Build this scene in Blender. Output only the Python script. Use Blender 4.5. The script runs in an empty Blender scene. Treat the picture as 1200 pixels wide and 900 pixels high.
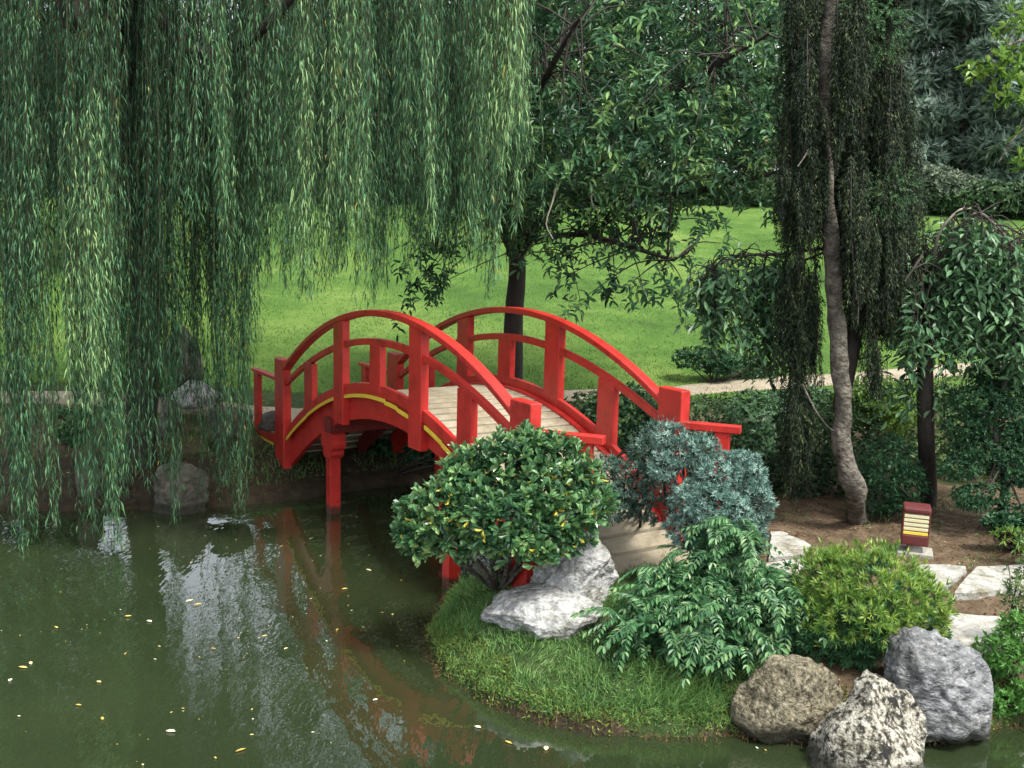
import bpy, bmesh, math, random
import numpy as np
from mathutils import Vector, Matrix

sc = bpy.context.scene
col = sc.collection
rng = np.random.default_rng(7)
random.seed(7)

# ------------------------------------------------------------------ camera
G = 1.4                                   # metres per survey unit
CAM_H = 2.6042 * G
PITCH, ROLL, FPX = 0.1507, 0.0255, 1200.0
fw = np.array([0, math.cos(PITCH), -math.sin(PITCH)])
up0 = np.array([0, math.sin(PITCH), math.cos(PITCH)])
rt0 = np.array([1.0, 0, 0])
rt = rt0 * math.cos(ROLL) + up0 * math.sin(ROLL)
upv = up0 * math.cos(ROLL) - rt0 * math.sin(ROLL)
cd = bpy.data.cameras.new('camera')
cam = bpy.data.objects.new('camera', cd)
col.objects.link(cam)
cam.matrix_world = Matrix(((rt[0], upv[0], -fw[0], 0), (rt[1], upv[1], -fw[1], 0),
                           (rt[2], upv[2], -fw[2], CAM_H), (0, 0, 0, 1)))
cd.sensor_width = 36
cd.lens = 36 * FPX / 1200
cd.clip_start, cd.clip_end = 0.1, 2000
sc.camera = cam

# ------------------------------------------------------------------ world, sun, exposure
SUN_EL, SUN_AZ = math.radians(62), math.radians(135)      # azimuth clockwise from +Y
w = bpy.data.worlds.new('World')
sc.world = w
w.use_nodes = True
nt = w.node_tree
for n in list(nt.nodes):
    nt.nodes.remove(n)
out = nt.nodes.new('ShaderNodeOutputWorld')
bg = nt.nodes.new('ShaderNodeBackground')
sky = nt.nodes.new('ShaderNodeTexSky')
sky.sky_type = 'NISHITA'
sky.sun_disc = False
sky.sun_elevation = SUN_EL
sky.sun_rotation = SUN_AZ
sky.air_density = 1.0
sky.dust_density = 3.0
hs = nt.nodes.new('ShaderNodeHueSaturation')               # a thin overcast: paler than blue sky
hs.inputs['Saturation'].default_value = 0.30
nt.links.new(sky.outputs[0], hs.inputs['Color'])
nt.links.new(hs.outputs[0], bg.inputs[0])
bg.inputs[1].default_value = 0.105
nt.links.new(bg.outputs[0], out.inputs[0])
sd = bpy.data.lights.new('sun', 'SUN')
sd.energy = 1.5
sd.angle = math.radians(12)
sd.color = (1.0, 0.95, 0.87)
sun = bpy.data.objects.new('sun', sd)
col.objects.link(sun)
sv = Vector((math.sin(SUN_AZ) * math.cos(SUN_EL), math.cos(SUN_AZ) * math.cos(SUN_EL), math.sin(SUN_EL)))
sun.rotation_euler = sv.to_track_quat('Z', 'Y').to_euler()
sun.location = sv * 60
sc.view_settings.view_transform = 'Standard'
sc.view_settings.look = 'None'
sc.view_settings.exposure = 1.95
sc.view_settings.gamma = 1.0
sc.cycles.max_bounces = 6
sc.cycles.diffuse_bounces = 2
sc.cycles.glossy_bounces = 3
sc.cycles.transmission_bounces = 3

# ------------------------------------------------------------------ survey helpers (photograph pixel -> point in the place)
def ray(px, py):
    a, b = (px - 600) / FPX, (py - 450) / FPX
    return fw + a * rt - b * upv
def at_y(px, py, Y):
    d = ray(px, py)
    return np.array([0, 0, CAM_H]) + d * (Y / d[1])
def at_z(px, py, z):
    d = ray(px, py)
    return np.array([0, 0, CAM_H]) + d * ((z - CAM_H) / d[2])

def vnoise(P, seed=0):
    P = np.asarray(P, float)
    I = np.floor(P).astype(np.int64)
    F = P - I
    F = F * F * (3 - 2 * F)
    def h(i, j, k):
        n = (i * 374761393 + j * 668265263 + k * 1274126177 + seed * 974711) & 0x7fffffff
        n = ((n ^ (n >> 13)) * 1103515245) & 0x7fffffff
        n = ((n ^ (n >> 16)) * 12345621) & 0x7fffffff
        return (n % 65536) / 65535.0
    r = 0
    for a in (0, 1):
        for b in (0, 1):
            for c in (0, 1):
                wgt = (F[:, 0] if a else 1 - F[:, 0]) * (F[:, 1] if b else 1 - F[:, 1]) * (F[:, 2] if c else 1 - F[:, 2])
                r = r + wgt * h(I[:, 0] + a, I[:, 1] + b, I[:, 2] + c)
    return r * 2 - 1
def fbm(P, oct=4, seed=0):
    r, a, P = 0, 1.0, np.asarray(P, float)
    for o in range(oct):
        r = r + a * vnoise(P * 2 ** o + 17.3 * o, seed + o)
        a *= 0.5
    return r

POND = np.array([(14, 4.2), (7, 4.6), (3.6, 5.0), (2.84, 5.25), (2.28, 5.03), (1.59, 4.98), (1.21, 5.03), (.85, 4.99), (.49, 5.03), (.25, 5.10), (.05, 5.22),
                 (-.17, 5.40), (-.35, 5.66), (-.46, 5.95), (-.5, 6.25), (-.45, 6.7), (-.40, 6.95), (-.1, 7.15), (.3, 7.4), (.5, 7.9),
                 (.45, 8.6), (.2, 9.4), (-.3, 9.95), (-.9, 10.15), (-1.5, 9.9), (-2.0, 9.45), (-2.43, 9.22), (-3.05, 8.95), (-3.5, 8.98),
                 (-3.86, 8.87), (-4.5, 8.8), (-7, 8.6), (-10, 8.0), (-13, 5), (-13, -2), (14, -2)]) * G
def pond_dist(X, Y):
    """distance to the shore, positive on land"""
    P = np.stack([X, Y], -1).astype(float)
    best = np.full(len(P), 1e9)
    inside = np.zeros(len(P), bool)
    n = len(POND)
    for i in range(n):
        a, b = POND[i], POND[(i + 1) % n]
        ab = b - a
        t = np.clip(((P - a) @ ab) / (ab @ ab), 0, 1)
        q = a + t[:, None] * ab
        best = np.minimum(best, np.hypot(*(P - q).T))
        c = (a[1] > P[:, 1]) != (b[1] > P[:, 1])
        with np.errstate(divide='ignore', invalid='ignore'):
            xi = (b[0] - a[0]) * (P[:, 1] - a[1]) / (b[1] - a[1]) + a[0]
        inside ^= c & (P[:, 0] < xi)
    return np.where(inside, -best, best)
def sstep(a, b, x):
    t = np.clip((x - a) / (b - a), 0, 1)
    return t * t * (3 - 2 * t)
def height(X, Y):
    X, Y = np.atleast_1d(np.asarray(X, float)), np.atleast_1d(np.asarray(Y, float))
    P3 = np.stack([X, Y, 0 * X], -1)
    d = pond_dist(X, Y) + 0.05 * fbm(P3 * 3.0, 3, 3) + .03 * fbm(P3 * 11.0, 2, 13)
    y = Y / G
    B = 0.44 + 0.07 * np.clip(y - 8, 0, 4.5)
    s = np.clip(y - 12.6, 0, 22)
    B = B + 0.147 * s + 0.02 * np.clip(y - 34.6, 0, None) - 0.6 * np.exp(-((y - 12.9) / 1.2) ** 2) * 0.06
    B = B * G + 0.025 * fbm(P3 * 0.8, 3, 5)
    far = sstep(8.2, 8.9, y)
    e = 1 - np.exp(-np.clip(d, 0, None) / (0.75 + .9 * far))
    edge = 0.07 - .02 * far
    land = edge + (B - edge) * e
    low = sstep(-0.05, 0.05, d)
    wet = -0.15 - np.clip(-d * 0.7, 0, 0.7)
    behind = sstep(-2 * G, -2.6 * G, Y)
    return np.where(behind > 0, np.maximum(0.3 * behind, wet), wet * (1 - low) + land * low)
def h1(x, y):
    return float(height(x, y)[0])
def ground(px, py):
    d = ray(px, py)
    o = np.array([0, 0, CAM_H])
    t = np.linspace(4, 120, 4000)
    Q = o + t[:, None] * d
    k = np.argmax(Q[:, 2] < np.maximum(height(Q[:, 0], Q[:, 1]), 0))
    return Q[k]

# ------------------------------------------------------------------ object helpers
def tag(o, label=None, cat=None, group=None, kind=None):
    if label: o['label'] = label
    if cat: o['category'] = cat
    if group: o['group'] = group
    if kind: o['kind'] = kind
    return o
def thing(name, loc, label, cat, group=None, rz=0):
    o = bpy.data.objects.new(name, None)
    col.objects.link(o)
    o.location = [float(v) for v in loc]
    o.rotation_euler = (0, 0, rz)
    o.empty_display_size = 0.2
    return tag(o, label, cat, group)

class MB:
    """collects shapes, then links them as ONE mesh object"""
    def __init__(s):
        s.v, s.f, s.n = [], [], 0
    def add(s, V, F, tint=0.5, mat=0, smooth=False):
        V = np.asarray(V, float).reshape(-1, 3)
        F = np.asarray(F, np.int64)
        t = np.broadcast_to(np.asarray(tint, float), (len(F),))
        s.v.append(V)
        s.f.append((F + s.n, t, mat, smooth))
        s.n += len(V)
        return s
    def build(s, name, mats, parent=None, kind=None, origin=None, bevel=0):
        if not isinstance(mats, (list, tuple)):
            mats = [mats]
        V = np.concatenate(s.v)
        if origin is None and parent is not None:
            origin = np.array(parent.location)
        if origin is not None:
            V = V - np.asarray(origin, float)
        me = bpy.data.meshes.new(name)
        me.vertices.add(len(V))
        me.vertices.foreach_set('co', V.astype(np.float32).ravel())
        tot = sum(f[0].size for f in s.f)
        nf = sum(len(f[0]) for f in s.f)
        me.loops.add(tot)
        me.polygons.add(nf)
        me.loops.foreach_set('vertex_index', np.concatenate([f[0].ravel() for f in s.f]).astype(np.int32))
        sizes = np.concatenate([np.full(len(f[0]), f[0].shape[1]) for f in s.f])
        starts = np.concatenate([[0], np.cumsum(sizes)[:-1]])
        me.polygons.foreach_set('loop_start', starts.astype(np.int32))
        me.polygons.foreach_set('material_index', np.concatenate([np.full(len(f[0]), f[2]) for f in s.f]).astype(np.int32))
        me.polygons.foreach_set('use_smooth', np.concatenate([np.full(len(f[0]), f[3]) for f in s.f]))
        me.update(calc_edges=True)
        at = me.attributes.new('tint', 'FLOAT', 'FACE')
        at.data.foreach_set('value', np.concatenate([f[1] for f in s.f]).astype(np.float32))
        for m in mats:
            me.materials.append(m)
        o = bpy.data.objects.new(name, me)
        col.objects.link(o)
        if parent is not None:
            o.parent = parent
        elif origin is not None:
            o.location = [float(v) for v in origin]
        if kind:
            o['kind'] = kind
        if bevel:
            b = o.modifiers.new('edge', 'BEVEL')
            b.width = bevel
            b.segments = 2
            b.limit_method = 'ANGLE'
            b.angle_limit = math.radians(40)
        return o

BOXF = np.array([(0, 3, 2, 1), (4, 5, 6, 7), (0, 1, 5, 4), (1, 2, 6, 5), (2, 3, 7, 6), (3, 0, 4, 7)])
def box(x0, x1, y0, y1, z0, z1):
    return np.array([(x0, y0, z0), (x1, y0, z0), (x1, y1, z0), (x0, y1, z0), (x0, y0, z1), (x1, y0, z1), (x1, y1, z1), (x0, y1, z1)]), BOXF

def tube(pts, rad, sides=8, seed=None, rough=0.0):
    P = np.asarray(pts, float)
    n = len(P)
    R = np.broadcast_to(np.asarray(rad, float), (n,))
    T = np.gradient(P, axis=0)
    T /= np.linalg.norm(T, axis=1)[:, None] + 1e-9
    ref = np.array([0.31, 0.92, 0.23]) if abs(T[:, 1]).mean() < 0.8 else np.array([0.9, 0.2, 0.3])
    A = np.cross(T, ref)
    A /= np.linalg.norm(A, axis=1)[:, None] + 1e-9
    B = np.cross(T, A)
    th = np.arange(sides) / sides * 2 * np.pi
    V = P[:, None, :] + R[:, None, None] * (np.cos(th)[None, :, None] * A[:, None, :] + np.sin(th)[None, :, None] * B[:, None, :])
    if rough:
        d = fbm(V.reshape(-1, 3) * np.array([9, 9, 3]), 3, seed or 1).reshape(n, sides)
        V = P[:, None, :] + (V - P[:, None, :]) * (1 + rough * d[:, :, None])
    F = []
    for i in range(n - 1):
        for j in range(sides):
            k = (j + 1) % sides
            F.append((i * sides + j, i * sides + k, (i + 1) * sides + k, (i + 1) * sides + j))
    return V.reshape(-1, 3), np.array(F)
def spline(pts, n=24):
    """Catmull-Rom through the points"""
    P = np.asarray(pts, float)
    P = np.vstack([2 * P[0] - P[1], P, 2 * P[-1] - P[-2]])
    m = len(P) - 3
    out = []
    for t in np.linspace(0, m - 1e-6, n):
        i = int(t)
        u = t - i
        a, b, c, d = P[i:i + 4]
        out.append(0.5 * ((2 * b) + (c - a) * u + (2 * a - 5 * b + 4 * c - d) * u * u + (3 * b - a - 3 * c + d) * u ** 3))
    return np.array(out)
def nrm(V):
    V = np.asarray(V, float)
    return V / (np.linalg.norm(V, axis=-1, keepdims=True) + 1e-9)
def rdir(n):
    return nrm(rng.normal(size=(n, 3)))

def leaves(mb, P, D, N, L, W, tint, shape='lance', mat=0, droop=0.15, fold=0.12):
    """many leaf-sized faces at once: P base, D growing direction, N upper side"""
    P, D = np.asarray(P, float), nrm(D)
    n = len(P)
    S = nrm(np.cross(D, N))
    N = np.cross(S, D)
    L = np.broadcast_to(np.asarray(L, float), (n,))[:, None]
    W = np.broadcast_to(np.asarray(W, float), (n,))[:, None] * 0.5
    i = np.arange(n)[:, None]
    if shape == 'lance':
        V = np.stack([P, P + D * L * .42 + S * W + N * W * fold * 4, P + D * L - N * L * droop, P + D * L * .42 - S * W + N * W * fold * 4], 1)
        F = i * 4 + np.array([[0, 1, 2, 3]])
        mb.add(V.reshape(-1, 3), F, tint, mat)
    elif shape == 'blade':
        V = np.stack([P - S * W, P + S * W, P + D * L - N * L * droop], 1)
        mb.add(V.reshape(-1, 3), i * 3 + np.array([[0, 1, 2]]), tint, mat)
    else:
        a, b, wa, wb = (.28, .62, .8, .95) if shape == 'oval' else (.4, .78, .62, 1.0)     # 'obovate': broad near the tip
        dr = N * L * droop
        up = N * W * fold * 4
        V = np.stack([P, P + D * L * a + S * W * wa + up, P + D * L * b + S * W * wb + up - dr * .4, P + D * L - dr,
                      P + D * L * b - S * W * wb + up - dr * .4, P + D * L * a - S * W * wa + up], 1)
        F = np.concatenate([i * 6 + np.array([[0, 1, 2, 3]]), i * 6 + np.array([[0, 3, 4, 5]])])
        mb.add(V.reshape(-1, 3), F, np.tile(np.broadcast_to(tint, (n,)), 2), mat)

# ------------------------------------------------------------------ materials
def newmat(name):
    m = bpy.data.materials.new(name)
    m.use_nodes = True
    for n in list(m.node_tree.nodes):
        m.node_tree.nodes.remove(n)
    return m, m.node_tree
def N(nt, t, **kw):
    n = nt.nodes.new(t)
    for k, v in kw.items():
        setattr(n, k, v)
    return n
def ramp(nt, stops):
    r = nt.nodes.new('ShaderNodeValToRGB')
    e = r.color_ramp.elements
    while len(e) < len(stops):
        e.new(0.5)
    for k, (p, c) in enumerate(stops):
        e[k].position = p
        e[k].color = (*c, 1)
    return r
def leafmat(name, stops, rough=0.45, trans=0.3, spec=0.5, noise=0.25):
    m, nt = newmat(name)
    a = N(nt, 'ShaderNodeAttribute', attribute_name='tint')
    tc = N(nt, 'ShaderNodeTexCoord')
    nz = N(nt, 'ShaderNodeTexNoise')
    nz.inputs['Scale'].default_value = 2.2
    nz.inputs['Detail'].default_value = 2
    nt.links.new(tc.outputs['Object'], nz.inputs['Vector'])
    ma = N(nt, 'ShaderNodeMath', operation='MULTIPLY_ADD')
    nt.links.new(nz.outputs['Fac'], ma.inputs[0])
    ma.inputs[1].default_value = noise * 2
    ma.inputs[2].default_value = -noise
    ad = N(nt, 'ShaderNodeMath', operation='ADD')
    nt.links.new(a.outputs['Fac'], ad.inputs[0])
    nt.links.new(ma.outputs[0], ad.inputs[1])
    r = ramp(nt, stops)
    nt.links.new(ad.outputs[0], r.inputs[0])
    p = N(nt, 'ShaderNodeBsdfPrincipled')
    p.inputs['Roughness'].default_value = rough
    p.inputs['Specular IOR Level'].default_value = spec
    nt.links.new(r.outputs[0], p.inputs['Base Color'])
    o = N(nt, 'ShaderNodeOutputMaterial')
    if trans:
        t = N(nt, 'ShaderNodeBsdfTranslucent')
        hs = N(nt, 'ShaderNodeHueSaturation')
        hs.inputs['Hue'].default_value = 0.485
        hs.inputs['Value'].default_value = 1.25
        nt.links.new(r.outputs[0], hs.inputs['Color'])
        nt.links.new(hs.outputs[0], t.inputs['Color'])
        mx = N(nt, 'ShaderNodeMixShader')
        mx.inputs[0].default_value = trans
        nt.links.new(p.outputs[0], mx.inputs[1])
        nt.links.new(t.outputs[0], mx.inputs[2])
        nt.links.new(mx.outputs[0], o.inputs[0])
    else:
        nt.links.new(p.outputs[0], o.inputs[0])
    return m
def surfmat(name, stops, scale=6, detail=6, rough=0.8, bump=0.3, bscale=None, stretch=(1, 1, 1), spec=0.3, dist=0.02, second=None, wet=None, grime=None):
    """noise-coloured solid; second = (stops, scale, low, high) lays patches of another colour over it"""
    m, nt = newmat(name)
    tc = N(nt, 'ShaderNodeTexCoord')
    mp = N(nt, 'ShaderNodeMapping')
    mp.inputs['Scale'].default_value = stretch
    nt.links.new(tc.outputs['Object'], mp.inputs[0])
    nz = N(nt, 'ShaderNodeTexNoise')
    nz.inputs['Scale'].default_value = scale
    nz.inputs['Detail'].default_value = detail
    nz.inputs['Roughness'].default_value = 0.65
    nt.links.new(mp.outputs[0], nz.inputs['Vector'])
    r = ramp(nt, stops)
    nt.links.new(nz.outputs['Fac'], r.inputs[0])
    c = r.outputs[0]
    if second:
        st2, sc2, lo, hi = second
        n2 = N(nt, 'ShaderNodeTexNoise')
        n2.inputs['Scale'].default_value = sc2
        n2.inputs['Detail'].default_value = 8
        n2.inputs['Roughness'].default_value = 0.7
        nt.links.new(mp.outputs[0], n2.inputs['Vector'])
        mr = N(nt, 'ShaderNodeMapRange')
        mr.inputs[1].default_value, mr.inputs[2].default_value = lo, hi
        nt.links.new(n2.outputs['Fac'], mr.inputs[0])
        mx = N(nt, 'ShaderNodeMix', data_type='RGBA')
        nt.links.new(mr.outputs[0], mx.inputs[0])
        nt.links.new(c, mx.inputs[6])
        mx.inputs[7].default_value = (*st2, 1)
        c = mx.outputs[2]
    if grime:                                # broad irregular dirt, strongest in streaks
        n3 = N(nt, 'ShaderNodeTexNoise')
        n3.inputs['Scale'].default_value = grime[1]
        n3.inputs['Detail'].default_value = 10
        n3.inputs['Roughness'].default_value = 0.75
        nt.links.new(tc.outputs['Object'], n3.inputs['Vector'])
        m3 = N(nt, 'ShaderNodeMapRange')
        m3.inputs[1].default_value, m3.inputs[2].default_value = grime[2], grime[3]
        nt.links.new(n3.outputs['Fac'], m3.inputs[0])
        x3 = N(nt, 'ShaderNodeMix', data_type='RGBA', blend_type='MULTIPLY')
        nt.links.new(m3.outputs[0], x3.inputs[0])
        nt.links.new(c, x3.inputs[6])
        x3.inputs[7].default_value = (*grime[0], 1)
        c = x3.outputs[2]
    wetfac = None
    if wet:                                  # damp, algae-dark band just above the pond level
        ge = N(nt, 'ShaderNodeNewGeometry')
        sx = N(nt, 'ShaderNodeSeparateXYZ')
        nt.links.new(ge.outputs['Position'], sx.inputs[0])
        w1 = N(nt, 'ShaderNodeMath', operation='MULTIPLY_ADD')
        nt.links.new(nz.outputs['Fac'], w1.inputs[0])
        w1.inputs[1].default_value = -.16
        nt.links.new(sx.outputs['Z'], w1.inputs[2])
        w2 = N(nt, 'ShaderNodeMapRange')
        w2.inputs[1].default_value, w2.inputs[2].default_value = wet - .06, wet - .11
        w2.inputs[3].default_value, w2.inputs[4].default_value = 0, .85
        nt.links.new(w1.outputs[0], w2.inputs[0])
        x4 = N(nt, 'ShaderNodeMix', data_type='RGBA')
        nt.links.new(w2.outputs[0], x4.inputs[0])
        nt.links.new(c, x4.inputs[6])
        x4.inputs[7].default_value = (.022, .024, .014, 1)
        c = x4.outputs[2]
    p = N(nt, 'ShaderNodeBsdfPrincipled')
    p.inputs['Roughness'].default_value = rough
    p.inputs['Specular IOR Level'].default_value = spec
    nt.links.new(c, p.inputs['Base Color'])
    if bump:
        nb = N(nt, 'ShaderNodeTexNoise')
        nb.inputs['Scale'].default_value = bscale or scale * 3
        nb.inputs['Detail'].default_value = 8
        nt.links.new(mp.outputs[0], nb.inputs['Vector'])
        bp = N(nt, 'ShaderNodeBump')
        bp.inputs['Strength'].default_value = bump
        bp.inputs['Distance'].default_value = dist
        nt.links.new(nb.outputs['Fac'], bp.inputs['Height'])
        nt.links.new(bp.outputs[0], p.inputs['Normal'])
    o = N(nt, 'ShaderNodeOutputMaterial')
    nt.links.new(p.outputs[0], o.inputs[0])
    return m

M = {}
M['willow'] = leafmat('willow_leaf', [(0, (.012, .034, .018)), (.35, (.035, .105, .052)), (.7, (.10, .225, .095)), (.95, (.24, .37, .15)), (1, (.38, .32, .07))], 0.5, .22, .16, .06)
M['cherry'] = leafmat('cherry_leaf', [(0, (.02, .055, .03)), (.5, (.06, .15, .07)), (.85, (.125, .25, .095)), (1, (.22, .35, .12))], 0.42, .2, .3, .2)
M['weeping'] = leafmat('weeping_cherry_leaf', [(0, (.03, .08, .038)), (.5, (.078, .175, .078)), (1, (.13, .25, .11))], 0.4, .18, .35, .15)
M['conifer'] = leafmat('drooping_needles', [(0, (.010, .018, .011)), (.5, (.022, .038, .02)), (.85, (.06, .085, .035)), (1, (.15, .18, .07))], 0.7, .1, .2, .2)
M['conifer_new'] = leafmat('fresh_needles', [(0, (.03, .08, .03)), (.6, (.05, .13, .05)), (1, (.09, .2, .07))], 0.5, .2, .3, .1)
M['pitto'] = leafmat('glossy_leaf', [(0, (.022, .065, .03)), (.5, (.055, .15, .06)), (.85, (.115, .245, .09)), (1, (.25, .39, .15))], 0.28, .28, .6, .12)
M['yellow_leaf'] = leafmat('yellowed_leaf', [(0, (.35, .33, .04)), (1, (.6, .5, .07))], 0.4, .3, .4, .1)
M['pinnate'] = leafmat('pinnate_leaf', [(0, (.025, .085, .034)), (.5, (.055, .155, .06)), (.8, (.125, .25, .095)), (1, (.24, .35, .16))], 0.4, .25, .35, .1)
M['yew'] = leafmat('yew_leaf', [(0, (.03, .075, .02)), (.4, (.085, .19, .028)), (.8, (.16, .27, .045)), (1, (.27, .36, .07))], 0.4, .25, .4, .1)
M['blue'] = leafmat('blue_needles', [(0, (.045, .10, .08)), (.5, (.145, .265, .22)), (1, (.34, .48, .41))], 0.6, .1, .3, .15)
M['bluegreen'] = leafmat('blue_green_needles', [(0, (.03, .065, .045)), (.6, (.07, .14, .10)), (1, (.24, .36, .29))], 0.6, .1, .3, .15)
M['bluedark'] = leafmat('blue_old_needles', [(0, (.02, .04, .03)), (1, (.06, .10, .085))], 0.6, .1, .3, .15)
M['hinoki'] = leafmat('dense_dark_spray', [(0, (.012, .045, .02)), (.6, (.025, .085, .035)), (1, (.05, .13, .05))], 0.5, .15, .35, .1)
M['speckle'] = leafmat('small_pale_leaf', [(0, (.03, .07, .02)), (.5, (.07, .14, .04)), (.85, (.15, .24, .08)), (1, (.3, .36, .17))], 0.4, .3, .4, .2)
M['ground_leaf'] = leafmat('groundcover_leaf', [(0, (.02, .05, .02)), (.6, (.04, .09, .035)), (1, (.09, .16, .06))], 0.45, .2, .4, .2)
M['pine'] = leafmat('far_pine_needles', [(0, (.07, .115, .085)), (.5, (.17, .25, .19)), (1, (.30, .39, .3))], 0.7, .1, .2, .2)
M['far_leaf'] = leafmat('far_broad_leaf', [(0, (.025, .05, .025)), (.5, (.06, .11, .045)), (1, (.12, .19, .08))], 0.6, .2, .3, .2)
M['grey_hedge'] = leafmat('grey_hedge_leaf', [(0, (.05, .075, .05)), (.5, (.10, .14, .09)), (1, (.19, .23, .15))], 0.6, .15, .3, .15)
M['maple'] = leafmat('bright_leaf', [(0, (.06, .14, .025)), (.5, (.13, .26, .04)), (1, (.22, .36, .07))], 0.45, .4, .4, .1)
M['fern'] = leafmat('feathery_leaf', [(0, (.05, .15, .03)), (1, (.12, .30, .06))], 0.45, .35, .4, .1)
M['blade'] = leafmat('grass_blade', [(0, (.04, .10, .03)), (.5, (.10, .225, .06)), (.85, (.2, .34, .10)), (1, (.36, .44, .19))], 0.5, .25, .35, .25)
M['lawn_blade'] = leafmat('lawn_blade', [(0, (.034, .078, .014)), (.5, (.06, .125, .023)), (1, (.115, .19, .042))], 0.55, .3, .25, .3)
M['moss'] = leafmat('moss_tuft', [(0, (.06, .10, .02)), (1, (.19, .25, .05))], 0.7, .2, .2, .2)
M['twig'] = surfmat('green_twig', [(.3, (.02, .026, .012)), (.7, (.05, .06, .025))], 20, 3, .8, 0)
M['bark_dark'] = surfmat('dark_bark', [(.3, (.018, .015, .013)), (.7, (.05, .042, .035))], 14, 8, .9, .6, 30, (1, 1, .25))
M['bark_grey'] = surfmat('grey_bark', [(.3, (.022, .02, .016)), (.5, (.095, .085, .068)), (.75, (.22, .2, .165))], 9, 9, .9, 1.0, 16, (1, 1, 1.2), dist=.05)
M['bark_pale'] = surfmat('pale_bark', [(.3, (.2, .18, .14)), (.7, (.4, .37, .3))], 18, 6, .85, .4, 40, (1, 1, .4))
M['red'] = surfmat('red_paint', [(.3, (.37, .020, .017)), (.55, (.44, .027, .02)), (.8, (.50, .038, .027))], 5, 7, .36, .12, 60, (1, 1, 1), .45, .006, ((.33, .022, .017), 10, .52, .72), wet=.1, grime=((.42, .34, .32), 3.6, .5, .72))
M['yellow'] = surfmat('yellow_paint', [(.3, (.55, .38, .03)), (.8, (.75, .55, .06))], 14, 6, .5, .15, 60, second=((.3, .16, .04), 30, .62, .75))
M['deck'] = surfmat('grey_deck_board', [(.25, (.22, .19, .135)), (.5, (.29, .26, .19)), (.8, (.35, .315, .24))], 3, 8, .8, .3, 14, (7, 1, 3), .25, .01, grime=((.55, .5, .42), 2.2, .45, .65))
M['dark_wood'] = surfmat('dark_red_timber', [(.3, (.10, .012, .01)), (.8, (.18, .02, .016))], 8, 6, .7, .2, 40)
M['stone'] = surfmat('pale_stone', [(.3, (.09, .095, .095)), (.45, (.26, .265, .26)), (.58, (.43, .435, .425)), (.8, (.54, .54, .53))], 11, 12, .9, .9, 22, second=((.06, .065, .05), 5, .55, .75), dist=.05, grime=((.55, .52, .42), 2.5, .45, .7))
M['grey_rock'] = surfmat('grey_rock', [(.34, (.035, .037, .04)), (.5, (.14, .145, .15)), (.62, (.24, .245, .25)), (.8, (.38, .385, .39))], 12, 14, .85, 1.0, 20, (1, 1, 1.8), second=((.36, .365, .36), 18, .58, .70), dist=.05, wet=.12, grime=((.45, .45, .36), 3, .48, .7))
M['brown_rock'] = surfmat('brown_rock', [(.36, (.03, .026, .018)), (.48, (.13, .115, .075)), (.6, (.24, .215, .15)), (.8, (.36, .33, .25))], 26, 14, .9, 1.0, 40, second=((.025, .02, .015), 6, .57, .66), dist=.04, wet=.12, grime=((.45, .45, .36), 3, .48, .7))
M['lichen_rock'] = surfmat('lichen_rock', [(.40, (.02, .02, .017)), (.46, (.12, .11, .085)), (.54, (.36, .345, .29)), (.8, (.45, .43, .37))], 22, 14, .9, 1.0, 40, second=((.015, .015, .013), 7, .54, .60), dist=.04, wet=.12, grime=((.45, .45, .36), 3, .48, .7))
M['bank_rock'] = surfmat('weathered_rock', [(.3, (.035, .033, .025)), (.5, (.09, .085, .068)), (.75, (.2, .19, .165))], 7, 9, .9, .8, 18, dist=.04, wet=.12, grime=((.45, .45, .36), 3, .48, .7))
M['flag'] = surfmat('flagstone', [(.3, (.17, .17, .14)), (.5, (.33, .33, .30)), (.75, (.45, .45, .42))], 7, 12, .85, .7, 26, second=((.16, .15, .11), 9, .55, .72), dist=.03, grime=((.5, .45, .34), 4, .46, .66))
M['path'] = surfmat('sandy_path', [(.3, (.19, .16, .11)), (.6, (.27, .235, .175)), (.8, (.34, .305, .24))], 3, 9, .95, .5, 60, dist=.01)
M['maroon'] = surfmat('maroon_lacquer', [(.3, (.085, .018, .018)), (.8, (.13, .028, .028))], 10, 5, .35, .1, 60, spec=.5)
M['slat'] = surfmat('cream_slat', [(.3, (.55, .5, .3)), (.8, (.66, .6, .4))], 8, 5, .5, .05, 40)
M['slat_low'] = surfmat('yellow_slat', [(.3, (.62, .47, .06)), (.8, (.7, .55, .1))], 8, 5, .5, .05, 40)
M['lens'] = surfmat('pale_lens', [(.3, (.10, .08, .045)), (.8, (.15, .12, .07))], 8, 5, .5, 0)
M['concrete'] = surfmat('concrete', [(.3, (.2, .19, .16)), (.8, (.34, .33, .29))], 12, 8, .9, .5, 40)
M['petal'] = surfmat('pink_petal', [(.3, (.6, .08, .12)), (.8, (.75, .25, .3))], 8, 2, .6, 0)
M['fallen'] = leafmat('fallen_leaf', [(0, (.3, .2, .05)), (.45, (.55, .42, .10)), (.8, (.6, .55, .3)), (1, (.62, .6, .5))], 0.5, .1, .4, 0)
M['litter'] = leafmat('leaf_litter', [(0, (.05, .03, .015)), (.5, (.13, .075, .035)), (.85, (.25, .16, .08)), (1, (.42, .34, .18))], 0.8, .1, .2, 0)

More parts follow.
